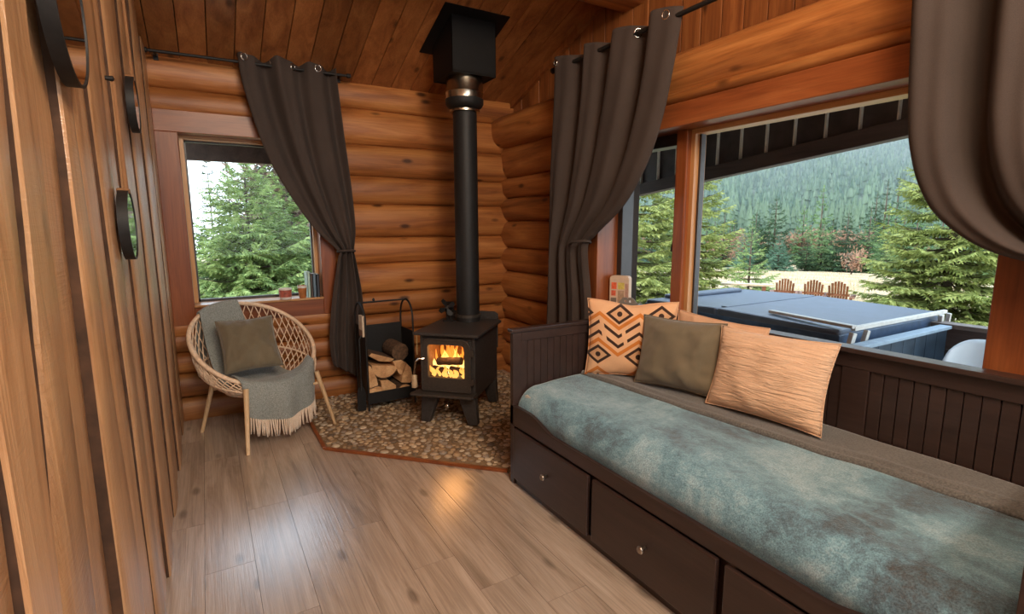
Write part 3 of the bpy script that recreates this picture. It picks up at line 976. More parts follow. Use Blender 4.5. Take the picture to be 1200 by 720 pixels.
# ================================================================== wood stove
stove = thing('wood_stove', 'black cast iron wood stove with lit glass door on the pebble hearth', 'stove', (1.332, 3.624, 0.02), math.atan2(-0.70, 0.715))
def sm(b, name, mat, par=stove, **k):
    return b.build(name, mat, par, **k)
D_ = 0.60
bd = MB()
bd.box((0, 0.0, 0.205), (0.028, D_, 0.68)).box((0.404, 0.0, 0.205), (0.432, D_, 0.68)).box((0.028, D_ - 0.03, 0.205), (0.404, D_, 0.68))
bd.box((0.028, 0.0, 0.64), (0.404, D_ - 0.03, 0.68)).box((0.028, 0.0, 0.205), (0.404, D_ - 0.03, 0.345))
bd.box((0.028, 0.0, 0.345), (0.062, 0.03, 0.64)).box((0.370, 0.0, 0.345), (0.404, 0.03, 0.64))
sm(bd, 'body', M['stove_iron'], bevel=0.004)
fbk = MB().box((0.03, 0.34, 0.347), (0.402, 0.36, 0.638)).box((0.0285, 0.031, 0.346), (0.045, 0.34, 0.638)).box((0.387, 0.031, 0.346), (0.4035, 0.34, 0.638))
sm(fbk, 'firebrick', plain('fire_brick', (0.16, 0.09, 0.05), rough=0.9, var=0.4, scale=30))
tp = MB().prism([(-0.04, -0.045), (0.472, -0.045), (0.472, 0.60), (0.43, 0.655), (0.0, 0.655), (-0.04, 0.60)], lambda a, b, t: (a, b, t), 0.680, 0.702)
sm(tp, 'top_plate', M['stove_iron'], bevel=0.005)
sm(MB().box((0.0, 0.625, 0.46), (0.432, 0.636, 0.68)).prism([(0.0, 0.70), (0.432, 0.70), (0.432, 0.745), (0.40, 0.765), (0.03, 0.765), (0.0, 0.745)], lambda a, b, t: (a, t, b), 0.635, 0.65), 'heat_shield', M['stove_iron'], bevel=0.002)
def rrect(x0, x1, z0, z1, rt_, rb_, n=8):
    pts = []
    for cx, cz, r, a0 in ((x1 - rb_, z0 + rb_, rb_, -PI / 2), (x1 - rt_, z1 - rt_, rt_, 0), (x0 + rt_, z1 - rt_, rt_, PI / 2), (x0 + rb_, z0 + rb_, rb_, PI)):
        for k in range(n + 1):
            a = a0 + PI / 2 * k / n
            pts.append((cx + r * math.cos(a), cz + r * math.sin(a)))
    return pts
def frame_ring(b, outer, inner, t0, t1):
    n = len(outer)
    vs = [(x, t, z) for t in (t0, t1) for x, z in outer] + [(x, t, z) for t in (t0, t1) for x, z in inner]
    fs = []
    for i in range(n):
        j = (i + 1) % n
        fs += [(i, j, 2 * n + j, 2 * n + i), (n + i, n + j, 3 * n + j, 3 * n + i), (i, j, n + j, n + i), (2 * n + i, 2 * n + j, 3 * n + j, 3 * n + i)]
    b.add(vs, fs)
    return b
door = sm(frame_ring(MB(), rrect(0.022, 0.402, 0.262, 0.655, 0.07, 0.015), rrect(0.070, 0.356, 0.362, 0.612, 0.022, 0.012), -0.030, -0.002), 'door', M['stove_door'], bevel=0.004)
frame_ring(MB(), rrect(0.016, 0.408, 0.256, 0.661, 0.075, 0.018), rrect(0.030, 0.394, 0.270, 0.647, 0.065, 0.012), -0.036, -0.024).build('door_rim', M['stove_door'], door, bevel=0.003)
MB().prism(rrect(0.068, 0.358, 0.360, 0.614, 0.022, 0.012), lambda a, b, t: (a, t, b), -0.016, -0.012).build('door_glass', M['pane'], door)
hd = MB().tube([(0.045, -0.036, 0.505), (0.012, -0.055, 0.505), (-0.012, -0.062, 0.485), (-0.022, -0.064, 0.42), (-0.026, -0.064, 0.38)], 0.0075, 8)
hdl = hd.build('door_handle', M['steel'], door, smooth=2)
coil = MB()
coil.lathe([(0.006, 0.385), (0.012, 0.38), (0.019, 0.345), (0.021, 0.315), (0.015, 0.285), (0.0, 0.278)], (-0.026, -0.064, 0), 14)
for k in range(7):
    z = 0.29 + k * 0.014
    coil.tube([(-0.026 + 0.0205 * math.cos(a), -0.064 + 0.0205 * math.sin(a), z) for a in [2 * PI * q / 14 for q in range(14)]], 0.003, 5, closed=True)
coil.build('handle_coil', plain('wound_handle', (0.62, 0.45, 0.28), rough=0.45, metal=0.3), door, smooth=True)
for z in (0.56, 0.34):
    h = MB().lathe([(0.009, -0.028), (0.009, 0.028)], (0.415, -0.022, z), 10).box((0.385, -0.036, z - 0.018), (0.432, -0.018, z + 0.018))
    h.build('hinge', M['stove_door'], door, smooth=2)
sm(MB().tube([(-0.012, -0.03, 0.69), (-0.012, -0.03, 0.53)], 0.005, 8), 'air_rod', plain('brass_rod', (0.55, 0.38, 0.18), rough=0.4, metal=0.8), smooth=2)
sm(MB().prism([(-0.045, -0.105), (0.425, -0.105), (0.445, -0.085), (0.445, 0.02), (-0.03, 0.02), (-0.055, -0.085)], lambda a, b, t: (a, b, t), 0.232, 0.250), 'ash_lip', M['stove_door'], bevel=0.004)
for x0, x1, f0, f1 in ((0.0, 0.135, -0.012, 0.062), (0.432, 0.297, 0.444, 0.370)):
    for yy in (0.0, D_ - 0.055):
        sm(MB().prism([(x0, 0.205), (x1, 0.205), (f1, 0.0), (f0, 0.0)], lambda a, b, t: (a, t, b), yy - 0.004, yy + 0.055), 'leg', M['stove_iron'], bevel=0.005)
sm(MB().tube([(0.235, -0.02, 0.18), (0.235, -0.075, 0.17)], 0.005, 8).lathe([(0.0, -0.012), (0.014, -0.010), (0.022, 0.0), (0.014, 0.010), (0.0, 0.012)], (0.235, -0.082, 0.165), 14, rotm((0, 1, 0.2))), 'air_knob', M['steel'], smooth=True)
# fire
rnd = random.Random(2)
fm = emit('flame', [(0.0, (1.0, 0.42, 0.09)), (0.4, (1.0, 0.27, 0.03)), (1.0, (0.8, 0.08, 0.005))], 1.0, 2, 0.36, 0.62)
fm2 = emit('flame_core', [(0.0, (1.0, 0.60, 0.20)), (0.5, (1.0, 0.42, 0.08)), (1.0, (1.0, 0.20, 0.02))], 1.5, 2, 0.36, 0.60)
for (mm, cnt, hh, ya, yb, seed) in ((fm, 20, 0.27, 0.17, 0.29, 4), (fm2, 16, 0.21, 0.11, 0.19, 9), (fm, 8, 0.10, 0.035, 0.06, 14)):
    fl = MB()
    rnd = random.Random(seed)
    for k in range(cnt):
        x = 0.07 + 0.29 * (k + rnd.uniform(0.1, 0.9)) / cnt
        y = rnd.uniform(ya, yb)
        h = hh * rnd.uniform(0.45, 1.0)
        w = rnd.uniform(0.010, 0.024)
        lean = rnd.uniform(-0.035, 0.035)
        pts_ = []
        rr = []
        for q in range(9):
            t = q / 8
            pts_.append((min(max(x + lean * t + 0.012 * math.sin(t * 6 + k), 0.055), 0.375), y + 0.008 * math.sin(t * 5 + k * 2), 0.352 + h * t))
            rr.append(max(0.0008, w * (0.55 + 1.1 * t) * (1 - t) ** 0.8 * 1.25))
        fl.tube(pts_, rr, 7)
    tag(fl.build('flames', mm, stove, smooth=True, recalc=False), kind='stuff')
def world_of(par, p):
    return WM[par.name] @ Vector(p)
char = plain('charred_log', (0.035, 0.018, 0.010), rough=0.9, var=0.7, scale=40, bumps=0.6)
for i, (a, b, r, lab) in enumerate((((0.10, 0.10, 0.452), (0.30, 0.075, 0.472), 0.030, 'charred log burning on top of the fire in the stove'), ((0.20, 0.10, 0.392), (0.365, 0.08, 0.382), 0.029, 'charred log at the right side of the stove fire'), ((0.055, 0.12, 0.388), (0.17, 0.10, 0.376), 0.026, 'charred log at the left side of the stove fire'))):
    wa, wb = world_of(stove, a), world_of(stove, b)
    n = 8
    pts_ = [wa.lerp(wb, q / n) for q in range(n + 1)]
    bb = MB().tube(pts_, [r * (1 + 0.18 * nz(q * 0.9, i * 4.0)) for q in range(n + 1)], 11)
    tag(bb.build('burning_log', char, smooth=2, loc=tuple(wa)), lab, 'log')
lamp('stove_fire_light', 'POINT', world_of(stove, (0.215, 0.06, 0.55)), (0, 0, -1), 2.2, (1.0, 0.42, 0.12), shadow_soft_size=0.09, specular_factor=0.0)

# flue pipe ----------------------------------------------------------------
fx, fy = 1.848, 3.86
flue = thing('flue_pipe', 'black flue pipe rising from the wood stove into a black ceiling box', 'flue pipe', (fx, fy, 0.722))
def lathe_at(prof, n=32):
    return MB().lathe(prof, (0, 0, 0), n)
z0 = 0.722
lathe_at([(0.0, 0.0), (0.103, 0.0), (0.103, 0.05), (0.096, 0.055), (0.094, 1.70), (0.0, 1.70)]).build('pipe', M['black_iron'], flue, smooth=2)
lathe_at([(0.0965, 0.03), (0.106, 0.033), (0.106, 0.055), (0.0965, 0.058)]).build('pipe_band', M['stove_door'], flue, smooth=2)
lathe_at([(0.094, 1.655), (0.118, 1.66), (0.118, 1.675), (0.094, 1.68)]).build('pipe_band', M['steel'], flue, smooth=2)
lathe_at([(0.094, 1.68), (0.135, 1.70), (0.148, 1.72), (0.150, 1.755), (0.130, 1.76)]).build('pipe_collar', M['black_iron'], flue, smooth=2)
lathe_at([(0.0, 1.755), (0.143, 1.755), (0.145, 1.80), (0.148, 1.805), (0.145, 1.81), (0.145, 1.92), (0.0, 1.92)]).build('chimney_collar', M['steel'], flue, smooth=2)
hb = 0.182
cbx = MB()
yc0, yc1 = fy - hb, fy + hb
for xa, xb, ya, yb in ((-hb, hb, -hb, -hb + 0.004), (-hb, hb, hb - 0.004, hb), (-hb, -hb + 0.004, -hb, hb), (hb - 0.004, hb, -hb, hb)):
    poly = [(xa, ya), (xb, ya), (xb, yb), (xa, yb)]
    vs = [(a, b, 2.625 - z0) for a, b in poly] + [(a, b, ceil_z(fy + b) + 0.01 - z0) for a, b in poly]
    cbx.add(vs, [(3, 2, 1, 0), (4, 5, 6, 7), (0, 1, 5, 4), (1, 2, 6, 5), (2, 3, 7, 6), (3, 0, 4, 7)])
cbx.box((-hb, -hb, 2.633 - z0), (hb, hb, 2.637 - z0))
cbx.build('ceiling_box', M['soot'], flue)
fl = MB()
q = 0.262
vs = [(a, b, ceil_z(fy + b) - dz - z0) for dz in (0.0, 0.007) for a, b in ((-q, -q), (q, -q), (q, q), (-q, q))]
fl.add(vs, [(0, 1, 2, 3), (7, 6, 5, 4), (0, 1, 5, 4), (1, 2, 6, 5), (2, 3, 7, 6), (3, 0, 4, 7)])
fl.build('ceiling_flange', M['soot'], flue)

# stove fan ------------------------------------------------------------------
p = world_of(stove, (0.062, 0.455, 0.702))
fan = thing('stove_fan', 'small black heat powered fan standing on the wood stove top', 'fan', tuple(p), math.atan2(-0.70, 0.715))
MB().box((-0.045, -0.03, 0.0), (0.045, 0.03, 0.012)).box((-0.022, -0.012, 0.012), (0.022, 0.012, 0.08)).build('base', M['black_iron'], fan, bevel=0.003)
fh = MB()
for k in range(5):
    fh.box((-0.03 + k * 0.0145, -0.012, 0.08), (-0.026 + k * 0.0145, 0.028, 0.16))
fh.box((-0.03, -0.012, 0.078), (0.032, 0.02, 0.09)).build('cooling_fins', M['black_iron'], fan)
MB().lathe([(0.0, -0.02), (0.014, -0.018), (0.014, 0.012), (0.0, 0.014)], (0, -0.028, 0.12), 14, rotm((0, -1, 0))).build('motor_hub', M['stove_door'], fan, smooth=2)
for k in range(4):
    a0 = 0.5 + k * PI / 2
    bl = MB()
    pr_ = [(0.010, -0.25), (0.055, -0.42), (0.078, -0.10), (0.074, 0.30), (0.045, 0.42), (0.010, 0.3)]
    top = [(r * math.cos(a0 + a), -0.046 + 0.030 * a * r / 0.08, 0.12 + r * math.sin(a0 + a)) for r, a in pr_]
    bl.add(top + [(x, y + 0.003, z) for x, y, z in top], [tuple(range(6)), tuple(range(11, 5, -1))] + [(i, (i + 1) % 6, 6 + (i + 1) % 6, 6 + i) for i in range(6)])
    bl.build('fan_blade', M['black_iron'], fan)

# log holder --------------------------------------------------------------------
HR = math.radians(3)
holder = thing('log_holder', 'black metal firewood holder with arched sides beside the wood stove', 'log holder', (1.043, 4.062, 0.014), HR)
hw, hdp = 0.40, 0.27
for x in (0.0, hw):
    pts_ = [(x, 0.0, 0.0), (x, 0.0, 0.72)] + [(x, hdp / 2 - hdp / 2 * math.cos(a), 0.72 + 0.155 * math.sin(a)) for a in [PI * q / 14 for q in range(1, 14)]] + [(x, hdp, 0.72), (x, hdp, 0.0)]
    MB().tube(pts_, 0.0085, 8).build('side_arch', M['black_iron'], holder, smooth=2)
    MB().box((x - 0.002, 0.006, 0.075), (x + 0.002, hdp - 0.006, 0.69 if x == 0 else 0.62)).build('side_sheet', M['black_iron'], holder)
MB().tube([(0, hdp / 2, 0.874), (hw, hdp / 2, 0.874)], 0.0075, 8).build('top_bar', M['black_iron'], holder, smooth=2)
MB().lathe([(0.0, 0.0), (0.009, 0.002), (0.012, 0.012), (0.007, 0.022), (0.0, 0.025)], (0.12, hdp / 2, 0.880), 12).build('bar_knob', M['black_iron'], holder, smooth=True)
MB().box((0.006, hdp - 0.004, 0.075), (hw - 0.006, hdp, 0.66)).build('back_sheet', M['black_iron'], holder)
MB().box((0.004, 0.0, 0.075), (hw - 0.004, hdp, 0.08)).build('bottom_sheet', M['black_iron'], holder)
MB().box((0.004, -0.004, 0.055), (hw - 0.004, 0.0, 0.150)).build('front_sheet', M['black_iron'], holder)
# firewood: cross-sections in (x, z) of the holder, ends facing the room
wood_end = wood('split_wood', (0.46, 0.22, 0.09), (0.72, 0.41, 0.20), (0.85, 0.54, 0.29), axis='y', rough=0.75, spec=0.2, knots=0.2, var=0.25)
bark_m = plain('log_bark', (0.10, 0.055, 0.030), rough=0.95, var=0.6, scale=45, bumps=0.9)
def firewood(label, poly, bark_idx, length=0.235, y0=0.008, tilt=0.0, rough_end=False):
    c = (sum(a for a, b in poly) / len(poly), sum(b for a, b in poly) / len(poly))
    o = thing('firewood_log', label, 'firewood', tuple(world_of(holder, (c[0], y0, c[1]))), HR, 'split firewood in the log holder')
    ct, stt = math.cos(tilt), math.sin(tilt)
    def fn(a, b, t):
        a, b = a - c[0], b - c[1]
        k = 1 + 0.04 * nz(a * 40, b * 40, t * 9)
        a, b = a * k, b * k
        return (a * ct - b * stt, t, a * stt + b * ct)
    MB().prism(poly, fn, 0.0, length).build('split_wood', bark_m if rough_end else wood_end, o, bevel=0.003)
    bk_ = MB()
    pp = [poly[i] for i in bark_idx]
    outer = []
    for a, b in pp:
        d = math.hypot(a - c[0], b - c[1])
        outer.append((a + (a - c[0]) / d * 0.007, b + (b - c[1]) / d * 0.007))
    bk_.prism(pp + outer[::-1], fn, 0.003, length - 0.003)
    bk_.build('bark', bark_m, o)
    return o
def arc(cx, cz, r, a0, a1, n=9):
    return [(cx + r * math.cos(math.radians(lerp(a0, a1, k / n))), cz + r * math.sin(math.radians(lerp(a0, a1, k / n)))) for k in range(n + 1)]
P = arc(0.150, 0.365, 0.112, 175, 345)
firewood('large half round firewood log in the middle of the holder stack', P, range(10))
P = arc(0.075, 0.105, 0.085, 30, 115, 5) + [(0.012, 0.175), (0.012, 0.088), (0.10, 0.084)]
firewood('small firewood wedge at the bottom left of the holder stack', P, range(6))
P = [(0.105, 0.235), (0.125, 0.110), (0.155, 0.088), (0.235, 0.125), (0.238, 0.175), (0.17, 0.232)]
firewood('split firewood log with a flat slanting top at the bottom middle of the stack', P, (1, 2, 3))
P = arc(0.315, 0.095, 0.072, -5, 185, 9)
firewood('bark-edged firewood log at the bottom right of the holder stack', P, range(10))
P = [(0.285, 0.190), (0.36, 0.175), (0.392, 0.20), (0.372, 0.305), (0.335, 0.350), (0.300, 0.26)]
firewood('tall split firewood log leaning against the right side of the holder', P, (1, 2, 3))
P = [(0.262, 0.280), (0.288, 0.255), (0.332, 0.352), (0.29, 0.385), (0.215, 0.385)]
firewood('firewood wedge squeezed under the round log, right of the half round log', P, (2, 3, 4))
P = [(0.012, 0.185), (0.085, 0.20), (0.078, 0.26), (0.030, 0.37), (0.012, 0.375)]
firewood('narrow upright firewood split at the left side of the holder', P, (3, 4))
P = [(0.02, 0.455), (0.045, 0.475), (0.235, 0.400), (0.20, 0.382), (0.10, 0.40)]
firewood('slanting bark-covered firewood split on the left of the stack top', P, (0, 1, 2))
P = arc(0.285, 0.452, 0.066, 0, 345, 14)
firewood('round unsplit log with dark rough bark on top of the stack', P, range(15), rough_end=True)
# match box and fire shovel on the holder's left side
p = world_of(holder, (-0.014, 0.05, 0.70))
MB_ = MB().box((-0.010, -0.045, -0.085), (0.010, 0.045, 0.085))
ob = MB_.build('matchbox', plain('pale_card', (0.55, 0.42, 0.30), rough=0.7), bevel=0.002)
ob.location = p
ob.rotation_euler = (0, 0, HR)
tag(ob, 'pale long matchbox hung on the left side of the log holder', 'matchbox')
ob2 = MB().box((-0.0105, -0.044, -0.084), (-0.0101, 0.044, -0.03)).build('striking_strip', plain('brown_strip', (0.2, 0.10, 0.06), rough=0.8), ob)
sh = thing('fire_shovel', 'black fire shovel hanging on the left side of the log holder', 'shovel', tuple(world_of(holder, (-0.045, 0.03, 0.05))), HR)
MB().tube([(0, 0, 0.19), (0, 0, 0.55), (0.022, 0, 0.575), (0.034, 0, 0.56)], 0.006, 8).build('handle', M['black_iron'], sh, smooth=2)
MB().prism([(-0.045, -0.04), (0.03, -0.045), (0.036, 0.10), (0.015, 0.155), (-0.028, 0.155), (-0.048, 0.10)], lambda a, b, t: (a * 0.9, t + 0.02 * math.cos(a * 30), b), -0.02, -0.014).build('shovel_pan', M['black_iron'], sh, smooth=2)
MB().tube([(-0.004, -0.01, 0.12), (0, 0, 0.2)], 0.010, 8).build('socket', M['black_iron'], sh, smooth=2)

# ================================================================== cane chair
az = -1.165
chair = thing('cane_chair', 'round pale cane tub chair with splayed wooden legs below the small window', 'chair', (0.31, 4.126, 0.0), az)
RC, RRAD, RT = Vector((-0.061, -0.027, 0.663)), 0.421, 0.645
def rim(a, k=1.0):
    return RC + Vector((math.cos(RT) * math.cos(a), math.sin(a), -math.sin(RT) * math.cos(a))) * RRAD * k
def base_pt(a):
    return Vector((0.02 + 0.25 * math.cos(a), -0.01 + 0.27 * math.sin(a), 0.345))
def bowl(a, t):
    p = rim(a).lerp(base_pt(a), t)
    out = (rim(a) - RC)
    out.z = 0
    bul = 0.045 * math.sin(PI * t) * (1.1 - 0.5 * math.cos(a))
    return p + out.normalized() * bul + Vector((0, 0, -0.05 * math.sin(PI * t) * (0.6 - 0.4 * math.cos(a))))
MB().tube([rim(2 * PI * k / 64) for k in range(64)], 0.0155, 10, closed=True).build('rim', M['rattan'], chair, smooth=True)
MB().tube([bowl(2 * PI * k / 64, 0.52) for k in range(64)], 0.007, 8, closed=True).build('middle_ring', M['rattan'], chair, smooth=True)
MB().tube([base_pt(2 * PI * k / 64) for k in range(64)], 0.011, 8, closed=True).build('seat_ring', M['rattan'], chair, smooth=True)
lat = MB()
NL = 46
for s in (1, -1):
    for k in range(NL):
        a0 = 2 * PI * k / NL
        lat.tube([bowl(a0 + s * 0.62 * t, t) for t in [q / 8 for q in range(9)]], 0.0042, 5, caps=False)
lat.build('cane_lattice', M['rattan'], chair, smooth=True, recalc=False)['kind'] = 'stuff'
sl = MB()
for k in range(-9, 10):
    y = k * 0.027
    w = 0.25 * math.sqrt(max(0, 1 - (y / 0.27) ** 2))
    sl.tube([(0.02 - w, -0.01 + y, 0.345), (0.02 + w, -0.01 + y, 0.345)], 0.0045, 5)
    x = k * 0.025
    w = 0.27 * math.sqrt(max(0, 1 - (x / 0.25) ** 2))
    sl.tube([(0.02 + x, -0.01 - w, 0.349), (0.02 + x, -0.01 + w, 0.349)], 0.0045, 5)
sl.build('seat_weave', M['rattan'], chair, smooth=True, recalc=False)['kind'] = 'stuff'
for sx, sy, ztop in ((1, -1, 0.425), (1, 1, 0.425), (-1, -1, 0.40), (-1, 1, 0.40)):
    top = Vector((0.02 + sx * 0.235, -0.01 + sy * 0.265, ztop))
    MB().tube([(sx * 0.335, sy * 0.335, 0.0), top], [0.0125, 0.0175], 12).build('leg', M['dowel'], chair, smooth=2)
rod_ = MB()
for sx in (1, -1):
    rod_.tube([(0.02 + sx * 0.235, -0.275, 0.335), (0.02 + sx * 0.235, 0.255, 0.335)], 0.010, 8)
rod_.build('seat_support', M['dowel'], chair, smooth=2)
# throw ------------------------------------------------------------------------
throw = thing('throw_blanket', 'grey green wool throw with cream fringe draped over the cane chair', 'blanket', (0.31, 4.126, 0.3), az)
WMc = WM[chair.name]
def spath(s, t):
    """s across (local y), t along: hanging back -> over back rim -> down -> seat -> over front rim -> hanging front"""
    sb, sf = lerp(-0.285, 0.025, s), lerp(-0.30, 0.275, s)
    def rim_at(y, sign):
        sn = max(-0.985, min(0.985, (y - RC.y) / RRAD))
        a = math.asin(sn)
        return rim(PI - a if sign < 0 else a)
    rb_, rf = rim_at(sb, -1), rim_at(sf, 1)
    pts = [rb_ + Vector((-0.06, -0.02, -0.40)), rb_ + Vector((-0.045, -0.01, -0.16)), rb_ + Vector((-0.026, 0, 0.004)), rb_ + Vector((0, 0, 0.023)), rb_ + Vector((0.030, 0, 0.0)),
           Vector((lerp(rb_.x, 0, 0.30), lerp(sb, sf, 0.2), lerp(rb_.z, 0.40, 0.48) - 0.015)), Vector((-0.10, lerp(sb, sf, 0.5), 0.445)), Vector((0.05, lerp(sb, sf, 0.75), 0.405)),
           rf + Vector((-0.07, 0, 0.028)), rf + Vector((-0.006, 0, 0.026)), rf + Vector((0.022, 0, 0.006)), rf + Vector((0.032, 0, -0.10)), rf + Vector((0.030, 0, -0.245 - 0.0 * s))]
    for i, q in enumerate(pts):
        pass
    x = t * (len(pts) - 1)
    i = min(int(x), len(pts) - 2)
    f = x - i
    p0, p1, p2, p3 = pts[max(i - 1, 0)], pts[i], pts[i + 1], pts[min(i + 2, len(pts) - 1)]
    p = 0.5 * ((2 * p1) + (p2 - p0) * f + (2 * p0 - 5 * p1 + 4 * p2 - p3) * f * f + (3 * p1 - p0 - 3 * p2 + p3) * f ** 3)
    if t > 0.8:
        k = (t - 0.8) / 0.2
        p = p + Vector((0.020 * k * (1 + math.sin(s * 15 + 1.0)), 0, 0))
        p.y *= 1 - 0.10 * k
    if 0.4 < t < 0.75:
        p.z += 0.008 * nz(s * 5, t * 14)
    return p
tm = MB().grid(lambda u, v: tuple(WMc @ spath(u, v)), 44, 110)
tm.build('wool_cloth', M['throw'], throw, world=True, smooth=True, solid=0.007)
for name, tend, cnt, ln in (('fringe', 1.0, 42, 0.120), ('fringe', 0.0, 34, 0.07)):
    fr = MB()
    rnd = random.Random(7 if tend else 8)
    for k in range(cnt):
        p = spath((k + 0.5) / cnt, tend)
        pts_ = [p + Vector((0, 0, 0.004))]
        dx, dy = rnd.uniform(-0.012, 0.012), rnd.uniform(-0.010, 0.010)
        for q in range(1, 5):
            pts_.append(p + Vector((dx * q / 4, dy * (q / 4) ** 2, -ln * (1 + rnd.uniform(-0.1, 0.06)) * q / 4)))
        fr.tube([tuple(WMc @ a) for a in pts_], [0.0058, 0.0054, 0.0056, 0.005, 0.003], 5)
    fr.build(name, M['fringe'], throw, world=True, smooth=True)['kind'] = 'stuff'
cushion('cushion', 'plain olive cushion leaning in the cane chair on the wool throw', M['olive'], (0.045, 3.955, .50), (0.425, 3.985, .505), (0.02, 4.175, .835), (0.385, 4.225, .845), 0.14, None, 5.0, crease=1.3)

# ================================================================== things on the small window's sill
def pot(name, label, prof, x, y, mats, cat):
    t = thing(name, label, cat, (x, y, WZ0))
    for nm, pr_, mt in mats:
        MB().lathe(pr_, n=26).build(nm, mt, t, smooth=2)
    return t
WHITE = plain('white_glaze', (0.75, 0.68, 0.62), rough=0.3)
RED = plain('red_label', (0.36, 0.09, 0.06), rough=0.4, var=0.45, scale=45)
AMB = plain('amber_glass', (0.42, 0.15, 0.05), rough=0.2, var=0.3, scale=30)
pot('jar_candle', 'squat white jar with a dark red band on the small window sill', None, 0.540, 4.60, [('jar', [(0.0, 0.0), (0.042, 0.0), (0.046, 0.006), (0.050, 0.090), (0.046, 0.090), (0.043, 0.03), (0.0, 0.028)], WHITE), ('label_band', [(0.0473, 0.020), (0.0505, 0.078), (0.0510, 0.078), (0.0478, 0.020)], RED), ('wax', [(0.0, 0.06), (0.0445, 0.06)], WHITE)], 'jar')
pot('tumbler', 'small tapered orange brown tumbler next to the books on the sill', None, 0.672, 4.60, [('cup', [(0.0, 0.0), (0.024, 0.0), (0.027, 0.004), (0.038, 0.105), (0.034, 0.105), (0.024, 0.012), (0.0, 0.012)], AMB), ('rim_band', [(0.0362, 0.086), (0.0386, 0.106), (0.0392, 0.106), (0.0368, 0.086)], WHITE)], 'tumbler')
PAPER = plain('book_paper', (0.75, 0.68, 0.56), rough=0.85, var=0.06)
def book(label, x, wdt, dep, hgt, col, rz, y=4.59, lean=0.0):
    t = thing('book', label, 'book', (x, y, WZ0), rz, 'books on the small window sill')
    cov = plain('cover_' + label.split()[0], col, rough=0.45, var=0.15)
    MB().box((0, 0, 0.0), (0.003, dep, hgt)).box((wdt - 0.003, 0, 0), (wdt, dep, hgt)).box((0, 0, 0), (wdt, 0.003, hgt)).build('cover', cov, t)
    MB().box((0.003, 0.003, 0.003), (wdt - 0.003, dep - 0.004, hgt - 0.004)).build('pages', PAPER, t)
    t.rotation_euler = (0, lean, rz)
    WM[t.name] = Matrix.Translation(t.location) @ t.rotation_euler.to_matrix().to_4x4()
book('mint green book, leftmost on the small window sill', 0.716, 0.022, 0.15, 0.215, (0.42, 0.58, 0.50), 0.0)
book('brown thin book between the mint and the grey blue book', 0.740, 0.016, 0.14, 0.200, (0.10, 0.065, 0.05), 0.0)
book('grey blue book, second from the right on the small window sill', 0.758, 0.026, 0.14, 0.200, (0.10, 0.15, 0.20), 0.0)
book('navy black book, nearest the curtain on the small window sill', 0.787, 0.024, 0.135, 0.194, (0.020, 0.022, 0.035), 0.0)

# things on the large window's sill
pk = thing('card_package', 'beige card package with red, yellow and grey printed squares beside the open sash', 'package', (2.60, 2.965, VZ0), math.radians(-62))
CARD = plain('beige_card', (0.62, 0.46, 0.34), rough=0.7, var=0.08)
MB().prism(rrect(0.0, 0.150, 0.0, 0.265, 0.025, 0.004), lambda a, b, t: (a, t, b), 0.0, 0.06).build('carton', CARD, pk, bevel=0.002)
for nm, r_, c_ in (('red_print', (0.015, 0.055, 0.165, 0.215), (0.75, 0.13, 0.05)), ('red_print', (0.015, 0.05, 0.115, 0.155), (0.65, 0.12, 0.06)), ('yellow_print', (0.066, 0.115, 0.165, 0.215), (0.62, 0.50, 0.12)), ('tan_print', (0.066, 0.115, 0.06, 0.155), (0.42, 0.28, 0.18)), ('grey_print', (0.012, 0.055, 0.03, 0.10), (0.20, 0.16, 0.13)), ('pink_print', (0.122, 0.146, 0.06, 0.21), (0.45, 0.26, 0.20))):
    a, b, c, d = r_
    MB().box((a, -0.0012, c), (b, -0.0004, d)).build(nm, plain(nm + '_ink', c_, rough=0.6, var=0.25, scale=60), pk)
sc_ = thing('metal_bracket', 'grey metal bracket with two round holes behind the printed cushion', 'bracket', (2.53, 2.69, VZ0), math.radians(-58))
hp = [(-0.105, 0.0), (0.105, 0.0), (0.105, 0.05), (0.035, 0.135), (-0.035, 0.135), (-0.105, 0.05)]
def holed(b, poly, holes, t0, t1):
    """plate with round holes, by a fan of strips around each hole"""
    n = 16
    # split plate into left and right half, each with one hole
    for sgn in (-1, 1):
        half = [(0.0, 0.0), (0.105 * sgn, 0.0), (0.105 * sgn, 0.05), (0.035 * sgn, 0.135), (0.0, 0.135)]
        hx_, hz_, r_ = holes[0] * sgn, holes[1], holes[2]
        outer, inner = [], []
        for k in range(n):
            a = 2 * PI * k / n
            d = Vector((math.cos(a), math.sin(a)))
            best = 9
            for (x0, z0_), (x1, z1_) in zip(half, half[1:] + half[:1]):
                ex, ez = x1 - x0, z1_ - z0_
                den = d.x * ez - d.y * ex
                if abs(den) < 1e-9:
                    continue
                tt = ((x0 - hx_) * ez - (z0_ - hz_) * ex) / den
                uu = ((x0 - hx_) * d.y - (z0_ - hz_) * d.x) / den
                if tt > 0 and -1e-6 <= uu <= 1 + 1e-6:
                    best = min(best, tt)
            outer.append((hx_ + d.x * best, hz_ + d.y * best))
            inner.append((hx_ + d.x * r_, hz_ + d.y * r_))
        frame_ring(b, outer, inner, t0, t1)
    return b
holed(MB(), hp, (0.017, 0.108, 0.009), -0.003, 0.003).build('plate', plain('galvanised_plate', (0.26, 0.23, 0.20), rough=0.5, metal=0.4), sc_)
MB().box((-0.105, -0.003, 0.0), (0.105, 0.05, 0.004)).build('foot_flange', plain('galvanised_foot', (0.26, 0.23, 0.20), rough=0.5, metal=0.4), sc_)

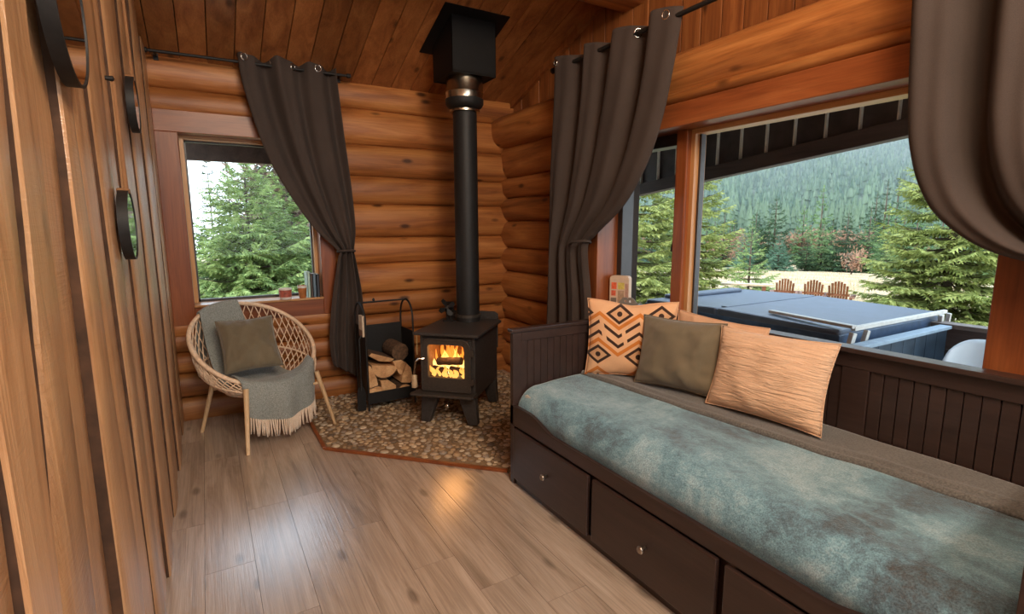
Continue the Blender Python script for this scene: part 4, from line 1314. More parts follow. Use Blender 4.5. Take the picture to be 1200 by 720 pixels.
# ================================================================== round mirrors on the left wall
for lab, y, z, r, hang in (('large round mirror with black rim, nearest on the plank wall', 1.535, 1.985, 0.175, 0.5), ('small round mirror with black rim hung highest near the ceiling corner', 2.925, 2.035, 0.118, 0.42), ('small round mirror with black rim hung lowest on the plank wall', 2.225, 1.507, 0.118, 0.36)):
    x = XL + 0.012
    t = thing('round_mirror', lab, 'mirror', (x, y, z - r))
    R_ = rotm((1, 0, 0))
    MB().lathe([(r - 0.006, 0.0), (r, 0.0), (r, 0.030), (r - 0.006, 0.030), (r - 0.006, 0.0)], (0, 0, r), 56, R_).build('rim', M['black_iron'], t, smooth=2)
    MB().lathe([(0.0, 0.018), (r - 0.0065, 0.018), (r - 0.0065, 0.0275), (0.0, 0.0275)], (0, 0, r), 56, R_).build('mirror_glass', M['mirror'], t, smooth=2)
    MB().tube([(0.023, -0.02, 2 * r - 0.005), (0.02, 0.0, 2 * r + hang), (0.023, 0.02, 2 * r - 0.005)], 0.005, 6).build('hanging_cord', M['cord'], t, smooth=2)
    MB().lathe([(0.0, 0.0), (0.007, 0.0), (0.009, 0.022), (0.0, 0.026)], (0.0, 0.0, 2 * r + hang), 10, R_).build('hook', M['black_iron'], t, smooth=2)
    MB().box((-0.004, -0.02, 2 * r - 0.012), (0.032, 0.02, 2 * r + 0.006)).build('leather_loop', M['cord'], t, bevel=0.004)

# ================================================================== curtains and rods
def cr(tbl, t):
    x = t * (len(tbl) - 1)
    i = min(int(x), len(tbl) - 2)
    f = x - i
    p0, p1, p2, p3 = [np.array(tbl[max(0, min(len(tbl) - 1, i + k))], float) for k in (-1, 0, 1, 2)]
    return 0.5 * (2 * p1 + (p2 - p0) * f + (2 * p0 - 5 * p1 + 4 * p2 - p3) * f * f + (3 * p1 - p0 - 3 * p2 + p3) * f ** 3)
def curtain(label, P, left, right, folds, amp, seed, rod_z, grom, tie=None, rows=90, cols=150, top_amp=None):
    """P(a, z, d) -> point; left/right edges as equal lists of (a, z); amp(t) fold depth"""
    a0, zb = right[-1]
    t_ = thing('curtain', label, 'curtain', P(*left[-1], 0.0))
    def fn(s, t):
        l, r = cr(left, t), cr(right, t)
        a, z = l + (r - l) * s
        ph = folds * s + 0.45 * nz(s * 3, t * 1.3, seed) * (1 - abs(2 * s - 1)) + 0.04 * nz(t * 3, seed)
        w = math.sin(2 * PI * ph)
        ka = 1 + 0.7 * nz(s * 4.3, t * 1.5, seed + 6)
        d = amp(t, s) * ka * (w + 0.35 * math.sin(4 * PI * ph + 1 + 2 * t)) + 0.012 * nz(s * 5, t * 4, seed + 3) * min(1, t * 3)
        if t < 0.06:
            z += 0.010 * math.sin(2 * PI * folds * s + 0.5)
        return P(a, z, d)
    MB().grid(fn, cols, rows).build('cloth', M['curtain'], t_, world=True, smooth=True, solid=0.004)
    for s, tt in grom:
        p = Vector(fn(s, tt))
        q = Vector(fn(s + 0.004, tt)) - Vector(fn(s - 0.004, tt))
        q2 = Vector(fn(s, tt + 0.004)) - Vector(fn(s, tt - 0.004))
        n = q.cross(q2).normalized()
        mm = rotm(n, (0, 0, 1))
        ring = [tuple(p + mm @ Vector((0.024 * math.cos(a), 0.024 * math.sin(a), 0))) for a in [2 * PI * k / 20 for k in range(20)]]
        MB().tube(ring, 0.0048, 8, closed=True).build('grommet', M['chrome'], t_, world=True, smooth=True)
    if tie:
        tt, wrap = tie
        l, r = cr(left, tt), cr(right, tt)
        pts_ = []
        for k in range(28):
            an = 2 * PI * k / 28
            s = 0.5 + 0.53 * math.cos(an) if wrap is None else lerp(wrap[0], wrap[1], 0.5 + 0.5 * math.cos(an))
            a, z = l + (r - l) * s
            dd = 0.055 * math.sin(an)
            pts_.append(P(a, z + 0.008 * math.sin(an), dd))
        MB().tube(pts_, 0.010, 8, closed=True).build('tieback', M['curtain'], t_, world=True, smooth=True)
    return t_
def rod(label, a, b, r, brackets, wall_dir):
    a, b = Vector(a), Vector(b)
    t_ = thing('curtain_rod', label, 'curtain rod', tuple(a))
    MB().tube([a, b], r, 12).build('rod', M['black_iron'], t_, world=True, smooth=2)
    d = (b - a).normalized()
    for p, s in ((a, -1), (b, 1)):
        MB().lathe([(r, 0), (r * 1.6, 0.004), (r * 1.6, 0.03), (r * 0.8, 0.036), (0, 0.038)], p, 14, rotm(d * s)).build('finial', M['black_iron'], t_, world=True, smooth=2)
    for k in brackets:
        p = a.lerp(b, k)
        w = Vector(wall_dir)
        MB().bar(p + w * 0.0, p + w * 0.14, 0.016, 0.016).bar(p + w * 0.115 + Vector((0, 0, 0.05)), p + w * 0.115 - Vector((0, 0, 0.03)), 0.03, 0.01, w).build('bracket', M['black_iron'], t_, world=True)
YC = 4.475
rod('thin black curtain rod above the small window', (-0.23, YC + 0.005, 2.690), (1.095, YC + 0.005, 2.702), 0.011, (0.03, 0.97), (0, 1, 0))
PB = lambda a, z, d: (a, YC - d, z)
curtain('dark brown curtain at the small window, tied back above the log holder', PB,
        [(0.315, 2.755), (0.335, 2.55), (0.405, 2.24), (0.49, 1.98), (0.615, 1.735), (0.78, 1.48), (0.95, 1.30), (0.945, 1.22), (0.885, 0.90), (0.845, 0.55), (0.86, 0.33)],
        [(1.01, 2.755), (1.025, 2.55), (1.05, 2.24), (1.075, 1.98), (1.095, 1.735), (1.105, 1.48), (1.085, 1.30), (1.095, 1.22), (1.135, 0.90), (1.125, 0.55), (1.085, 0.18)],
        3.0, lambda t, s: lerp(0.040, 0.022, min(t / 0.6, 1)) if t < 0.6 else 0.030, 3, 2.70, [(0.06, 0.026), (0.30, 0.026), (0.54, 0.026), (0.80, 0.026)], (0.605, None))
XC = 2.385
rod('long black curtain rod above the large window', (XC, 3.40, 2.663), (XC, -0.45, 2.663), 0.0135, (0.03, 0.5, 0.97), (1, 0, 0))
PR = lambda a, z, d: (XC - d, a, z)
curtain('dark brown curtain left of the large window, swept back with a tie', PR,
        [(3.36, 2.715), (3.375, 2.4), (3.40, 2.1), (3.42, 1.85), (3.43, 1.62), (3.44, 1.40), (3.45, 1.25), (3.465, 0.9), (3.48, 0.55), (3.48, 0.2)],
        [(2.185, 2.715), (2.235, 2.42), (2.315, 2.12), (2.43, 1.87), (2.62, 1.63), (2.90, 1.43), (2.985, 1.33), (2.93, 0.95), (2.915, 0.55), (2.90, 0.2)],
        3.6, lambda t, s: (0.055 - 0.018 * min(t / 0.6, 1)) * (1.0 - 0.45 * s * min(t / 0.55, 1)), 11, 2.66, [(0.04, 0.022), (0.27, 0.022), (0.49, 0.022), (0.71, 0.022), (0.93, 0.022)], (0.62, (0.62, 1.02)))
PR3 = lambda a, z, d: (2.325 - d, a, z)
curtain('dark brown curtain at the right end of the large window, nearest the camera', PR3,
        [(1.035, 2.715), (1.015, 2.3), (0.99, 1.93), (0.965, 1.77), (0.92, 1.63), (0.855, 1.525), (0.73, 1.425), (0.58, 1.375), (0.35, 1.34), (0.12, 1.30), (0.06, 1.1), (0.03, 0.6), (0.02, 0.2)],
        [(-0.38, 2.715), (-0.36, 2.5), (-0.34, 2.25), (-0.31, 2.05), (-0.28, 1.88), (-0.25, 1.75), (-0.20, 1.62), (-0.17, 1.52), (-0.13, 1.42), (-0.08, 1.30), (-0.14, 1.1), (-0.22, 0.6), (-0.24, 0.2)],
        5.6, lambda t, s: 0.075 if t < 0.3 else lerp(0.075, 0.035, min((t - 0.3) / 0.4, 1)), 23, 2.66, [(0.05, 0.022), (0.25, 0.022), (0.45, 0.022), (0.65, 0.022), (0.85, 0.022)], (0.75, None))

# ================================================================== outside
def gz(x, y):
    d = math.hypot(x, y)
    g = -0.6 if d < 13 else (-0.6 - (d - 13) * 0.057 if d < 85 else -4.70)
    return g
def hill_z(d, az):
    k = min(max((az - 20) / 18, 0), 1)
    k = k * k * (3 - 2 * k)
    t = max(d - 125, 0)
    z = 0.13 * t + 0.00022 * t * t if t < 500 else 120 + (t - 500) * 0.40
    return -4.72 + k * z * (1 + 0.10 * nz(az * 0.11, d * 0.004)) + k * min(t / 60, 1) * 6 * nz(az * 0.35, d * 0.012, 5)
def pol(az, d):
    a = math.radians(az)
    return d * math.sin(a), d * math.cos(a)
def ground_mat():
    m, nt, p = new_mat('dry_meadow')
    b = ntex(nt, coords(nt), 0.30, 5, 0.65)
    f = ntex(nt, coords(nt, (1, 1, 1)), 5, 5, 0.7)
    c = ramp(nt, b, [(0.30, (0.30, 0.22, 0.11)), (0.52, (0.50, 0.38, 0.24)), (0.75, (0.62, 0.49, 0.34))])
    c = mix(nt, c, ramp(nt, f, [(0.3, 0.65), (0.7, 1.1)]), 0.8, 'MULTIPLY')
    nt.links.new(c, p.inputs['Base Color'])
    setp(p, rough=0.95, spec=0.1)
    bump(nt, p, f, 0.5, 0.1)
    return m
gm = MB()
rad = [4.9, 7, 9, 11, 13, 16, 20, 25, 31, 38, 47, 58, 70, 85, 105, 130]
def gfn(u, v):
    d = rad[int(round(v * (len(rad) - 1)))]
    x, y = pol(lerp(-40, 110, u), d)
    return (x, y, gz(x, y) + (0.10 * nz(x * 0.25, y * 0.25) if d > 12 else 0))
gm.grid(gfn, 60, len(rad) - 1)
meadow = struct('ground', gm, ground_mat(), smooth=True)
HM = plain('hillside_soil', (0.085, 0.11, 0.07), rough=0.95, var=0.4, scale=0.05)
hm = MB()
hr = [122, 135, 150, 170, 195, 225, 260, 300, 350, 410, 480, 560, 650, 760, 900, 1060]
hm.grid(lambda u, v: (*pol(lerp(18, 105, u), hr[int(round(v * 15))]), hill_z(hr[int(round(v * 15))], lerp(18, 105, u))), 70, 15)
struct('ground_hillside', hm, HM, smooth=True)

def needle_mat(name, dark, light, rough=0.7):
    m, nt, p = new_mat(name)
    g = nt.nodes.new('ShaderNodeNewGeometry')
    f = ntex(nt, coords(nt), 1.3, 3)
    ad = node(nt, 'ShaderNodeMath', operation='MULTIPLY_ADD')
    ad.inputs[1].default_value = 0.6
    nt.links.new(g.outputs['Random Per Island'], ad.inputs[0])
    mm = node(nt, 'ShaderNodeMath', operation='MULTIPLY')
    mm.inputs[1].default_value = 0.5
    nt.links.new(f, mm.inputs[0])
    nt.links.new(mm.outputs[0], ad.inputs[2])
    c = ramp(nt, ad.outputs[0], [(0.15, dark), (0.85, light)])
    nt.links.new(c, p.inputs['Base Color'])
    setp(p, rough=rough, spec=0.15)
    tr = nt.nodes.new('ShaderNodeBsdfTranslucent')
    nt.links.new(c, tr.inputs[0])
    mx = nt.nodes.new('ShaderNodeMixShader')
    mx.inputs[0].default_value = 0.30
    nt.links.new(p.outputs[0], mx.inputs[1])
    nt.links.new(tr.outputs[0], mx.inputs[2])
    nt.links.new(mx.outputs[0], nt.nodes['Material Output'].inputs[0])
    return m
NM = {
    'bright': needle_mat('spruce_needles_bright', (0.10, 0.17, 0.045), (0.36, 0.44, 0.16)),
    'yellow': needle_mat('spruce_needles_yellowish', (0.12, 0.16, 0.035), (0.42, 0.45, 0.15)),
    'mid': needle_mat('spruce_needles_mid', (0.06, 0.11, 0.045), (0.22, 0.32, 0.13)),
    'dark': needle_mat('spruce_needles_dark', (0.018, 0.042, 0.022), (0.075, 0.125, 0.06)),
    'teal': needle_mat('spruce_needles_bluish', (0.05, 0.105, 0.07), (0.18, 0.30, 0.19)),
    'dead': needle_mat('bare_twigs_brown', (0.10, 0.065, 0.045), (0.30, 0.20, 0.15)),
    'rust': needle_mat('rusty_leaves', (0.22, 0.10, 0.06), (0.50, 0.30, 0.20)),
    'far': needle_mat('far_needles', (0.055, 0.10, 0.07), (0.17, 0.235, 0.15)),
}
BARK = plain('tree_bark', (0.10, 0.07, 0.05), rough=0.95, var=0.4, scale=30)
def twig_arrays(tw, K):
    """tw: list of (p, d, L, w) -> vertex and triangle arrays, K needle tufts a side"""
    n = len(tw)
    P = np.array([t[0] for t in tw], float)
    D = np.array([t[1] for t in tw], float)
    D /= np.linalg.norm(D, axis=1)[:, None]
    L = np.array([t[2] for t in tw], float)[:, None]
    Wd = np.array([t[3] for t in tw], float)[:, None]
    rg = np.random.default_rng(n)
    up_ = np.tile([0, 0, 1.0], (n, 1)) + rg.normal(0, 0.35, (n, 3))
    S = np.cross(D, up_)
    S /= np.linalg.norm(S, axis=1)[:, None] + 1e-9
    U_ = np.cross(S, D)
    vs, fs = [], []
    base = 0
    for k in range(K):
        t0, t1 = k / K, (k + 1.0) / K
        wk = Wd * (1 - 0.55 * t0)
        for sg in (1, -1):
            a = P + D * L * t0
            b = P + D * L * t1
            c = P + D * L * (t0 + 1.3 / K) + S * sg * wk - U_ * wk * (0.25 + 0.35 * rg.random((n, 1)))
            vs += [a, b, c]
            i = np.arange(n)
            fs.append(np.stack([base + i, base + n + i, base + 2 * n + i], 1))
            base += 3 * n
    a = P + D * L * 0.8 - S * Wd * 0.25
    b = P + D * L * 0.8 + S * Wd * 0.25
    c = P + D * L * 1.15
    vs += [a, b, c]
    i = np.arange(n)
    fs.append(np.stack([base + i, base + n + i, base + 2 * n + i], 1))
    return np.concatenate(vs), np.concatenate(fs)
def mesh_np(name, V, Fc, mat):
    me = bpy.data.meshes.new(name)
    me.vertices.add(len(V))
    me.vertices.foreach_set('co', np.asarray(V, np.float32).ravel())
    nf = len(Fc)
    me.loops.add(nf * 3)
    me.polygons.add(nf)
    me.loops.foreach_set('vertex_index', np.asarray(Fc, np.int32).ravel())
    me.polygons.foreach_set('loop_start', np.arange(0, nf * 3, 3, dtype=np.int32))
    me.update()
    me.validate()
    me.materials.append(mat)
    return me
def conifer(label, loc, h, r, seed, mat, whorls=22, per=8, tw=9, K=4, skirt=0.04, droop=0.25, power=0.85, group=None, tilt_up=0.25, wid=1.0, name='spruce_tree', sparse=1.0, girth=1.0):
    rg = random.Random(seed)
    t_ = thing(name, label, 'tree', loc, rg.uniform(0, 6.28), group)
    twigs, limbs = [], MB()
    for q in range(whorls):
        t = skirt + (1 - skirt) * (q + rg.uniform(-0.3, 0.3)) / whorls
        t = min(max(t, skirt), 0.985)
        z = h * t
        ln0 = r * (1 - t) ** power + 0.02 * h
        a0 = rg.uniform(0, 6.28)
        nb = max(4, int(per * (0.55 + 0.45 * (1 - t))))
        for b in range(nb):
            if rg.random() > sparse:
                continue
            a = a0 + 6.283 * b / nb + rg.uniform(-0.25, 0.25)
            ln = ln0 * rg.uniform(0.72, 1.12)
            out = Vector((math.cos(a), math.sin(a), 0))
            sd = Vector((-out.y, out.x, 0))
            dr = droop * (1 - t) - 0.35 * t
            def bp(s):
                return Vector((0, 0, z)) + out * ln * s + Vector((0, 0, ln * (-dr * s + tilt_up * (s ** 2.2))))
            if h > 2 and K > 2:
                limbs.tube([bp(0), bp(0.5), bp(0.95)], [0.007 * h * (1 - t) ** 0.5 * 0.5 + 0.003, 0.006, 0.002], 4, caps=False)
            n = max(3, int(tw * (0.4 + 0.6 * (1 - t))))
            for k in range(n):
                s = 0.18 + 0.80 * (k + rg.random() * 0.6) / n
                p = bp(s)
                tl = ln * (0.42 * (1 - s) + 0.13) * rg.uniform(0.75, 1.2)
                for sg in (1, -1):
                    d = out * 0.75 + sd * sg * rg.uniform(0.5, 0.95) + Vector((0, 0, rg.uniform(-0.40, 0.05)))
                    twigs.append((tuple(p), tuple(d), tl, tl * 0.20 * wid + 0.012 * h ** 0.5 * wid))
            twigs.append((tuple(bp(0.72)), tuple(bp(1.0) - bp(0.8)), ln * 0.34, ln * 0.09 * wid + 0.01 * wid))
    twigs.append(((0, 0, h * 0.93), (0.02, 0.01, 1), h * 0.07, h * 0.010 * wid))
    V, Fc = twig_arrays(twigs, K)
    o = bpy.data.objects.new('foliage', mesh_np('foliage', V, Fc, mat))
    link(o, t_)
    o['kind'] = 'stuff'
    limbs.tube([(0, 0, -0.1), (0, 0, h * 0.5), (0, 0, h * 0.97)], [0.020 * h * girth, 0.012 * h * girth, 0.002 * h], 7)
    limbs.build('trunk', BARK, t_, smooth=True, recalc=False)
    return t_
def at(az, d, dz=0.0):
    x, y = pol(az, d)
    return (x, y, gz(x, y) + dz)
def shrub(label, loc, h, r, seed, mat, n=260, group=None, wid=1.0):
    rg = random.Random(seed)
    t_ = thing('shrub', label, 'shrub', loc, 0, group)
    twigs = []
    stems = MB()
    for k in range(9):
        a = rg.uniform(0, 6.28)
        e = Vector((math.cos(a) * r * 0.7, math.sin(a) * r * 0.7, h * rg.uniform(0.7, 0.95)))
        stems.tube([(0, 0, -0.05), e * 0.5 + Vector((0, 0, h * 0.1)), e], [0.015 * h, 0.01 * h, 0.004 * h], 5)
        for q in range(n // 9):
            s = rg.uniform(0.25, 1.0)
            p = e * s + Vector((rg.gauss(0, r * 0.25), rg.gauss(0, r * 0.25), rg.gauss(0, h * 0.10)))
            p.z = max(p.z, 0.05)
            d = Vector((rg.gauss(0, 0.6), rg.gauss(0, 0.6), rg.uniform(0.2, 1.0)))
            twigs.append((tuple(p), tuple(d), h * rg.uniform(0.08, 0.17), h * 0.03 * wid))
    V, Fc = twig_arrays(twigs, 3)
    o = bpy.data.objects.new('foliage', mesh_np('foliage', V, Fc, mat))
    link(o, t_)
    o['kind'] = 'stuff'
    stems.build('stems', BARK, t_, smooth=True, recalc=False)
    return t_

# near trees seen through the large window
conifer('big near spruce with drooping yellow green boughs at the right of the large window', (13.0, 4.55, -0.6), 5.6, 1.60, 5, NM['yellow'], whorls=26, per=11, tw=13, K=5, skirt=0.03, droop=0.45, wid=0.95)
conifer('tall light green spruce next to the mullion post of the large window', (11.9, 10.3, -0.75), 7.4, 1.55, 6, NM['yellow'], whorls=32, per=8, tw=9, K=5, skirt=0.06, droop=0.35, sparse=0.85)
conifer('light green spruce seen through the opened sash', (9.6, 10.2, -0.7), 6.6, 1.7, 7, NM['yellow'], whorls=26, per=8, tw=9, K=5, skirt=0.05, droop=0.35)
conifer('small young spruce behind the plank bench, left of the garden chairs', (17.4, 12.1, gz(17.4, 12.1)), 2.6, 1.15, 8, NM['bright'], whorls=12, per=7, tw=7, K=4, droop=0.1, sparse=0.8)
# trees outside the small window
conifer('bushy bright green spruce filling the middle of the small window', (0.80, 12.0, -0.6), 3.45, 1.55, 9, NM['bright'], whorls=22, per=12, tw=12, K=5, skirt=0.02, droop=0.30, power=0.6)
conifer('bright green spruce at the right of the bushy one in the small window', (1.62, 12.9, -0.6), 3.7, 1.1, 10, NM['bright'], whorls=20, per=10, tw=10, K=5, skirt=0.03, droop=0.3, power=0.7)
conifer('thin dark spruce with a ragged top, left of two behind the bushy spruce', (0.22, 16.5, -0.8), 4.25, 0.75, 11, NM['dark'], whorls=20, per=7, tw=6, K=4, skirt=0.15, sparse=0.75, girth=0.4, wid=1.3)
conifer('thin dark spruce with a ragged top, right of two behind the bushy spruce', (0.72, 17.5, -0.85), 4.75, 0.7, 12, NM['dark'], whorls=20, per=7, tw=6, K=4, skirt=0.2, sparse=0.75, girth=0.4, wid=1.3)
conifer('tall brownish spruce behind the small window trees, nearest the curtain edge', (1.55, 16.0, -0.8), 6.9, 1.1, 13, NM['dead'], whorls=30, per=8, tw=7, K=4, skirt=0.1, droop=0.5)
conifer('tall dark spruce standing beside the brownish spruce beyond the small window', (2.15, 17.5, -0.85), 7.3, 1.2, 14, NM['dark'], whorls=30, per=8, tw=7, K=4, skirt=0.1, droop=0.45)
conifer('dark spruce at the left edge of the small window', (-0.75, 15.5, -0.75), 4.3, 0.8, 15, NM['mid'], whorls=22, per=8, tw=8, K=4)
conifer('broad mid green spruce standing left of the small window view', (-2.6, 13.0, -0.6), 4.6, 1.5, 18, NM['mid'], whorls=20, per=9, tw=8, K=4)
conifer('tall dark spruce far left of the small window view', (-3.8, 17.0, -0.8), 6.5, 1.5, 19, NM['dark'], whorls=22, per=8, tw=7, K=4)
conifer('dark low spruce at the right edge of the small window', (3.1, 15.0, -0.75), 3.2, 1.1, 16, NM['teal'], whorls=16, per=8, tw=8, K=4)
for i, (x, y, h) in enumerate(((2.0, 14.2, 2.6), (2.5, 13.0, 2.2), (2.9, 16.5, 4.2), (2.35, 20.0, 5.2), (3.2, 19.0, 5.0))):
    shrub('bare brown bushes at the right side of the small window', (x, y, gz(x, y)), h, h * 0.33, 70 + i, NM['dead'], 380, 'bare brown bushes beyond the small window')
for i, (x, y, h) in enumerate(((-1.2, 24, 4.6), (0.6, 26, 3.6), (1.9, 25, 4.6), (2.9, 24, 5.8), (4.2, 26, 5.5))):
    conifer('distant mid green spruces behind the small window trees', (x, y, gz(x, y)), h, 1.4, 90 + i, NM['mid'], whorls=14, per=7, tw=5, K=3, group='distant spruces beyond the small window')

# tree line across the meadow
PXM = lambda az, d: 606.5 / (d * math.cos(math.radians(az - 30.5)))
def tl(label, az, d, hpx, wpx, mat, seed, **k):
    s = PXM(az, d)
    return conifer(label, at(az, d), hpx * 1.2 / s, wpx * 1.25 / s / 2, seed, NM[mat], whorls=16, per=8, tw=6, K=3, wid=1.5, skirt=0.03, **k)
tl('broad dark spruce, largest of the tree line left of the three garden chairs', 57.2, 72, 70, 46, 'dark', 201)
tl('pale teal spruce in front of the broad dark one', 57.7, 64, 36, 28, 'teal', 202)
tl('narrow dark spruce at the left end of the tree line', 52.6, 78, 54, 15, 'dark', 203)
tl('pale green spruce at the left of the broad dark one', 54.6, 66, 38, 26, 'teal', 204)
tl('dark pointed spruce straight above the garden chairs', 61.3, 72, 46, 28, 'mid', 205)
tl('slim spruce left of the pointed one above the garden chairs', 60.1, 70, 34, 22, 'dark', 206)
tl('broad dark spruce in the middle of the large window', 63.2, 70, 60, 40, 'dark', 207)
tl('light green spruce right of the middle dark one', 64.9, 72, 58, 30, 'mid', 208)
tl('rounded light green spruce close to the big near spruce', 66.3, 68, 50, 32, 'mid', 209)
tl('leftmost dark spire of the three on the rise', 65.2, 112, 66, 20, 'dark', 210)
tl('middle dark spire of the three on the rise', 65.9, 114, 76, 22, 'dark', 211)
tl('right dark spire of the three on the rise', 66.7, 112, 80, 24, 'dark', 212)
proto = {}
rnd = random.Random(17)
for i in range(64):
    az = rnd.uniform(41, 80)
    d = rnd.uniform(74, 108)
    kind = rnd.choice(('mid', 'teal', 'dark', 'mid'))
    key = (kind, i % 2)
    s = rnd.uniform(0.85, 1.4)
    if key not in proto:
        o = conifer({'mid': 'mid green', 'teal': 'bluish green', 'dark': 'very dark green'}[kind] + ' conifers crowded along the back of the tree line', at(az, d), 6.6, 1.9, 300 + len(proto), NM[kind], whorls=13, per=7, tw=5, K=2, wid=1.8, skirt=0.03, group={'mid': 'mid green', 'teal': 'bluish', 'dark': 'dark'}[kind] + ' conifers in the tree line across the meadow')
        proto[key] = o
    else:
        o = copy_tree(proto[key])
        o.location = at(az, d)
        o.rotation_euler = (0, 0, rnd.uniform(0, 6.28))
    o.scale = (s, s, s * rnd.uniform(0.85, 1.2))
ps = None
for i, (az, d, h) in enumerate(((52.0, 92, 5.0), (53.2, 95, 5.6), (54.0, 88, 4.2), (55.2, 95, 5.5), (58.6, 98, 5.4), (59.4, 96, 6.0), (60.4, 100, 6.2), (61.6, 102, 6.2), (62.2, 99, 6.0), (51.3, 84, 3.6), (53.0, 80, 3.0), (64.2, 104, 6.0), (68.5, 95, 5.0), (45, 90, 5), (47, 92, 5), (49, 90, 5))):
    if ps is None:
        ps = shrub('rust coloured leafless bushes behind the tree line', at(az, d), 5.0, 2.6, 41, NM['rust'], 420, 'rusty bushes behind the tree line', 1.6)
        o = ps
    else:
        o = copy_tree(ps)
        o.location = at(az, d)
        o.rotation_euler = (0, 0, i * 1.7)
    o.scale = (h / 6, h / 6, h / 6)
shrub('pinkish bare shrub at the meadow edge right of the middle dark spruce', at(63.8, 60), 2.4, 1.2, 43, NM['rust'], 320, None, 1.4)

# forest on the far hillside
def far_mesh(seed, tiers, seg):
    b = MB()
    rg = random.Random(seed)
    for k in range(tiers):
        t0, t1 = k / tiers, min(1.0, (k + 1.7) / tiers)
        vs = []
        for j in range(seg):
            rr = 0.19 * (1 - t0) * rg.uniform(0.65, 1.15) + 0.01
            a = 2 * PI * (j + rg.uniform(-0.2, 0.2)) / seg
            vs.append((rr * math.cos(a), rr * math.sin(a), t0 - rg.uniform(0, 0.05)))
        vs.append((0, 0, t1))
        b.add(vs, [(j, (j + 1) % seg, seg) for j in range(seg)])
    return b
fars = [far_mesh(s, 7, 9) for s in range(4)]
fmesh = []
for b in fars:
    me = bpy.data.meshes.new('hill_conifer')
    me.from_pydata(b.v, [], b.f)
    me.materials.append(NM['far'])
    fmesh.append(me)
rnd = random.Random(99)
spots = []
for _ in range(7000):
    az = rnd.uniform(38, 82)
    d = 128 * math.exp(rnd.random() ** 0.8 * math.log(930 / 128))
    spots.append((d, az))
spots.sort()
vis = [s for s in spots if 42 < s[1] < 74]
near = set(vis[:300])
stuff_v, stuff_f = [], []
base = 0
small = [far_mesh(20 + s, 4, 6) for s in range(5)]
sv = [(np.array(b.v), np.array(b.f)) for b in small]
for i, (d, az) in enumerate(spots):
    x, y = pol(az, d)
    z = hill_z(d, az) - 0.4
    h = rnd.uniform(6.0, 10.5)
    if (d, az) in near:
        o = bpy.data.objects.new('hill_conifer', fmesh[i % 4])
        COL.objects.link(o)
        o.location = (x, y, z)
        o.rotation_euler = (0, 0, rnd.uniform(0, 6.28))
        o.scale = (h, h, h)
        tag(o, 'pale green conifers standing on the lower slope of the far hill', 'tree', 'conifers on the lower far hillside')
    else:
        V, Fc = sv[i % 5]
        stuff_v.append(V * h + np.array([x, y, z]))
        stuff_f.append(Fc + base)
        base += len(V)
fo = bpy.data.objects.new('hill_forest', mesh_np('hill_forest', np.concatenate(stuff_v), np.concatenate(stuff_f), NM['far']))
COL.objects.link(fo)
tag(fo, 'dense hazy conifer forest covering the far hillside', 'forest', None, 'stuff')

# green grass under the big near spruce, and dry tufts on the meadow
def grass(name, label, spots, hmin, hmax, mat):
    vs, fs = [], []
    rg = np.random.default_rng(4)
    n = len(spots)
    P = np.array(spots, float)
    a = rg.uniform(0, 6.283, n)
    h = rg.uniform(hmin, hmax, n)
    w = h * 0.07
    dx, dy = np.cos(a), np.sin(a)
    l = rg.normal(0, 0.3, (n, 2)) * h[:, None]
    A = P - np.stack([dx * w, dy * w, 0 * w], 1)
    B = P + np.stack([dx * w, dy * w, 0 * w], 1)
    Cc = P + np.concatenate([l, h[:, None]], 1)
    V = np.concatenate([A, B, Cc])
    i = np.arange(n)
    o = bpy.data.objects.new(name, mesh_np(name, V, np.stack([i, n + i, 2 * n + i], 1), mat))
    COL.objects.link(o)
    return tag(o, label, 'grass', None, 'stuff')
rnd = random.Random(31)
sp = []
for _ in range(9000):
    x, y = rnd.uniform(8.5, 13.5), rnd.uniform(2.0, 6.0)
    if math.atan2(y, x) < math.radians(25) or x > 10.8:
        sp.append((x, y, -0.6))
grass('green_grass', 'fresh green grass growing under the big near spruce', sp, 0.10, 0.26, needle_mat('green_grass_blades', (0.12, 0.22, 0.03), (0.30, 0.46, 0.10)))
sp = []
for _ in range(14000):
    az, d = rnd.uniform(40, 80), rnd.uniform(13, 60)
    x, y = pol(az, d)
    if nz(x * 0.3, y * 0.3) > -0.1:
        sp.append((x, y, gz(x, y)))
grass('dry_grass', 'pale dry grass tufts scattered over the meadow', sp, 0.10, 0.32, needle_mat('dry_grass_blades', (0.36, 0.26, 0.14), (0.66, 0.52, 0.34)))

# deck, hot tub and garden furniture ---------------------------------------------
DECK = wood('weathered_deck', (0.12, 0.085, 0.07), (0.20, 0.15, 0.12), (0.28, 0.22, 0.18), axis='y', rough=0.7, knots=0.3)
deck = struct('floor_deck', MB().box((2.98, 0.2, -0.62), (6.2, 5.2, -0.19)), M['dark_gap'])
x = 2.98
while x < 6.19:
    MB().box((x + 0.003, 0.2, -0.19), (min(x + 0.14, 6.2) - 0.003, 5.2, -0.16)).build('deck_board', DECK, deck)
    x += 0.14
TUBC = plain('tub_cover_vinyl', (0.085, 0.105, 0.145), rough=0.42, var=0.12, scale=12, bumps=0.1)
TUBS = plain('tub_skirt_vinyl', (0.05, 0.085, 0.15), rough=0.4, var=0.35, scale=9)
tub = thing('hot_tub', 'hot tub with a dark blue folding cover on the deck outside', 'hot tub', (4.35, 2.70, -0.16))
WT = dict(parent=tub, world=True)
TX0, TX1, TY0, TY1 = 3.62, 5.10, 1.82, 3.60
MB().box((TX0 + 0.05, TY0 + 0.05, -0.16), (TX1 - 0.05, TY1 - 0.05, 0.675)).build('cabinet', plain('tub_cabinet', (0.10, 0.065, 0.05), rough=0.6), bevel=0.02, **WT)
YM = 2.80
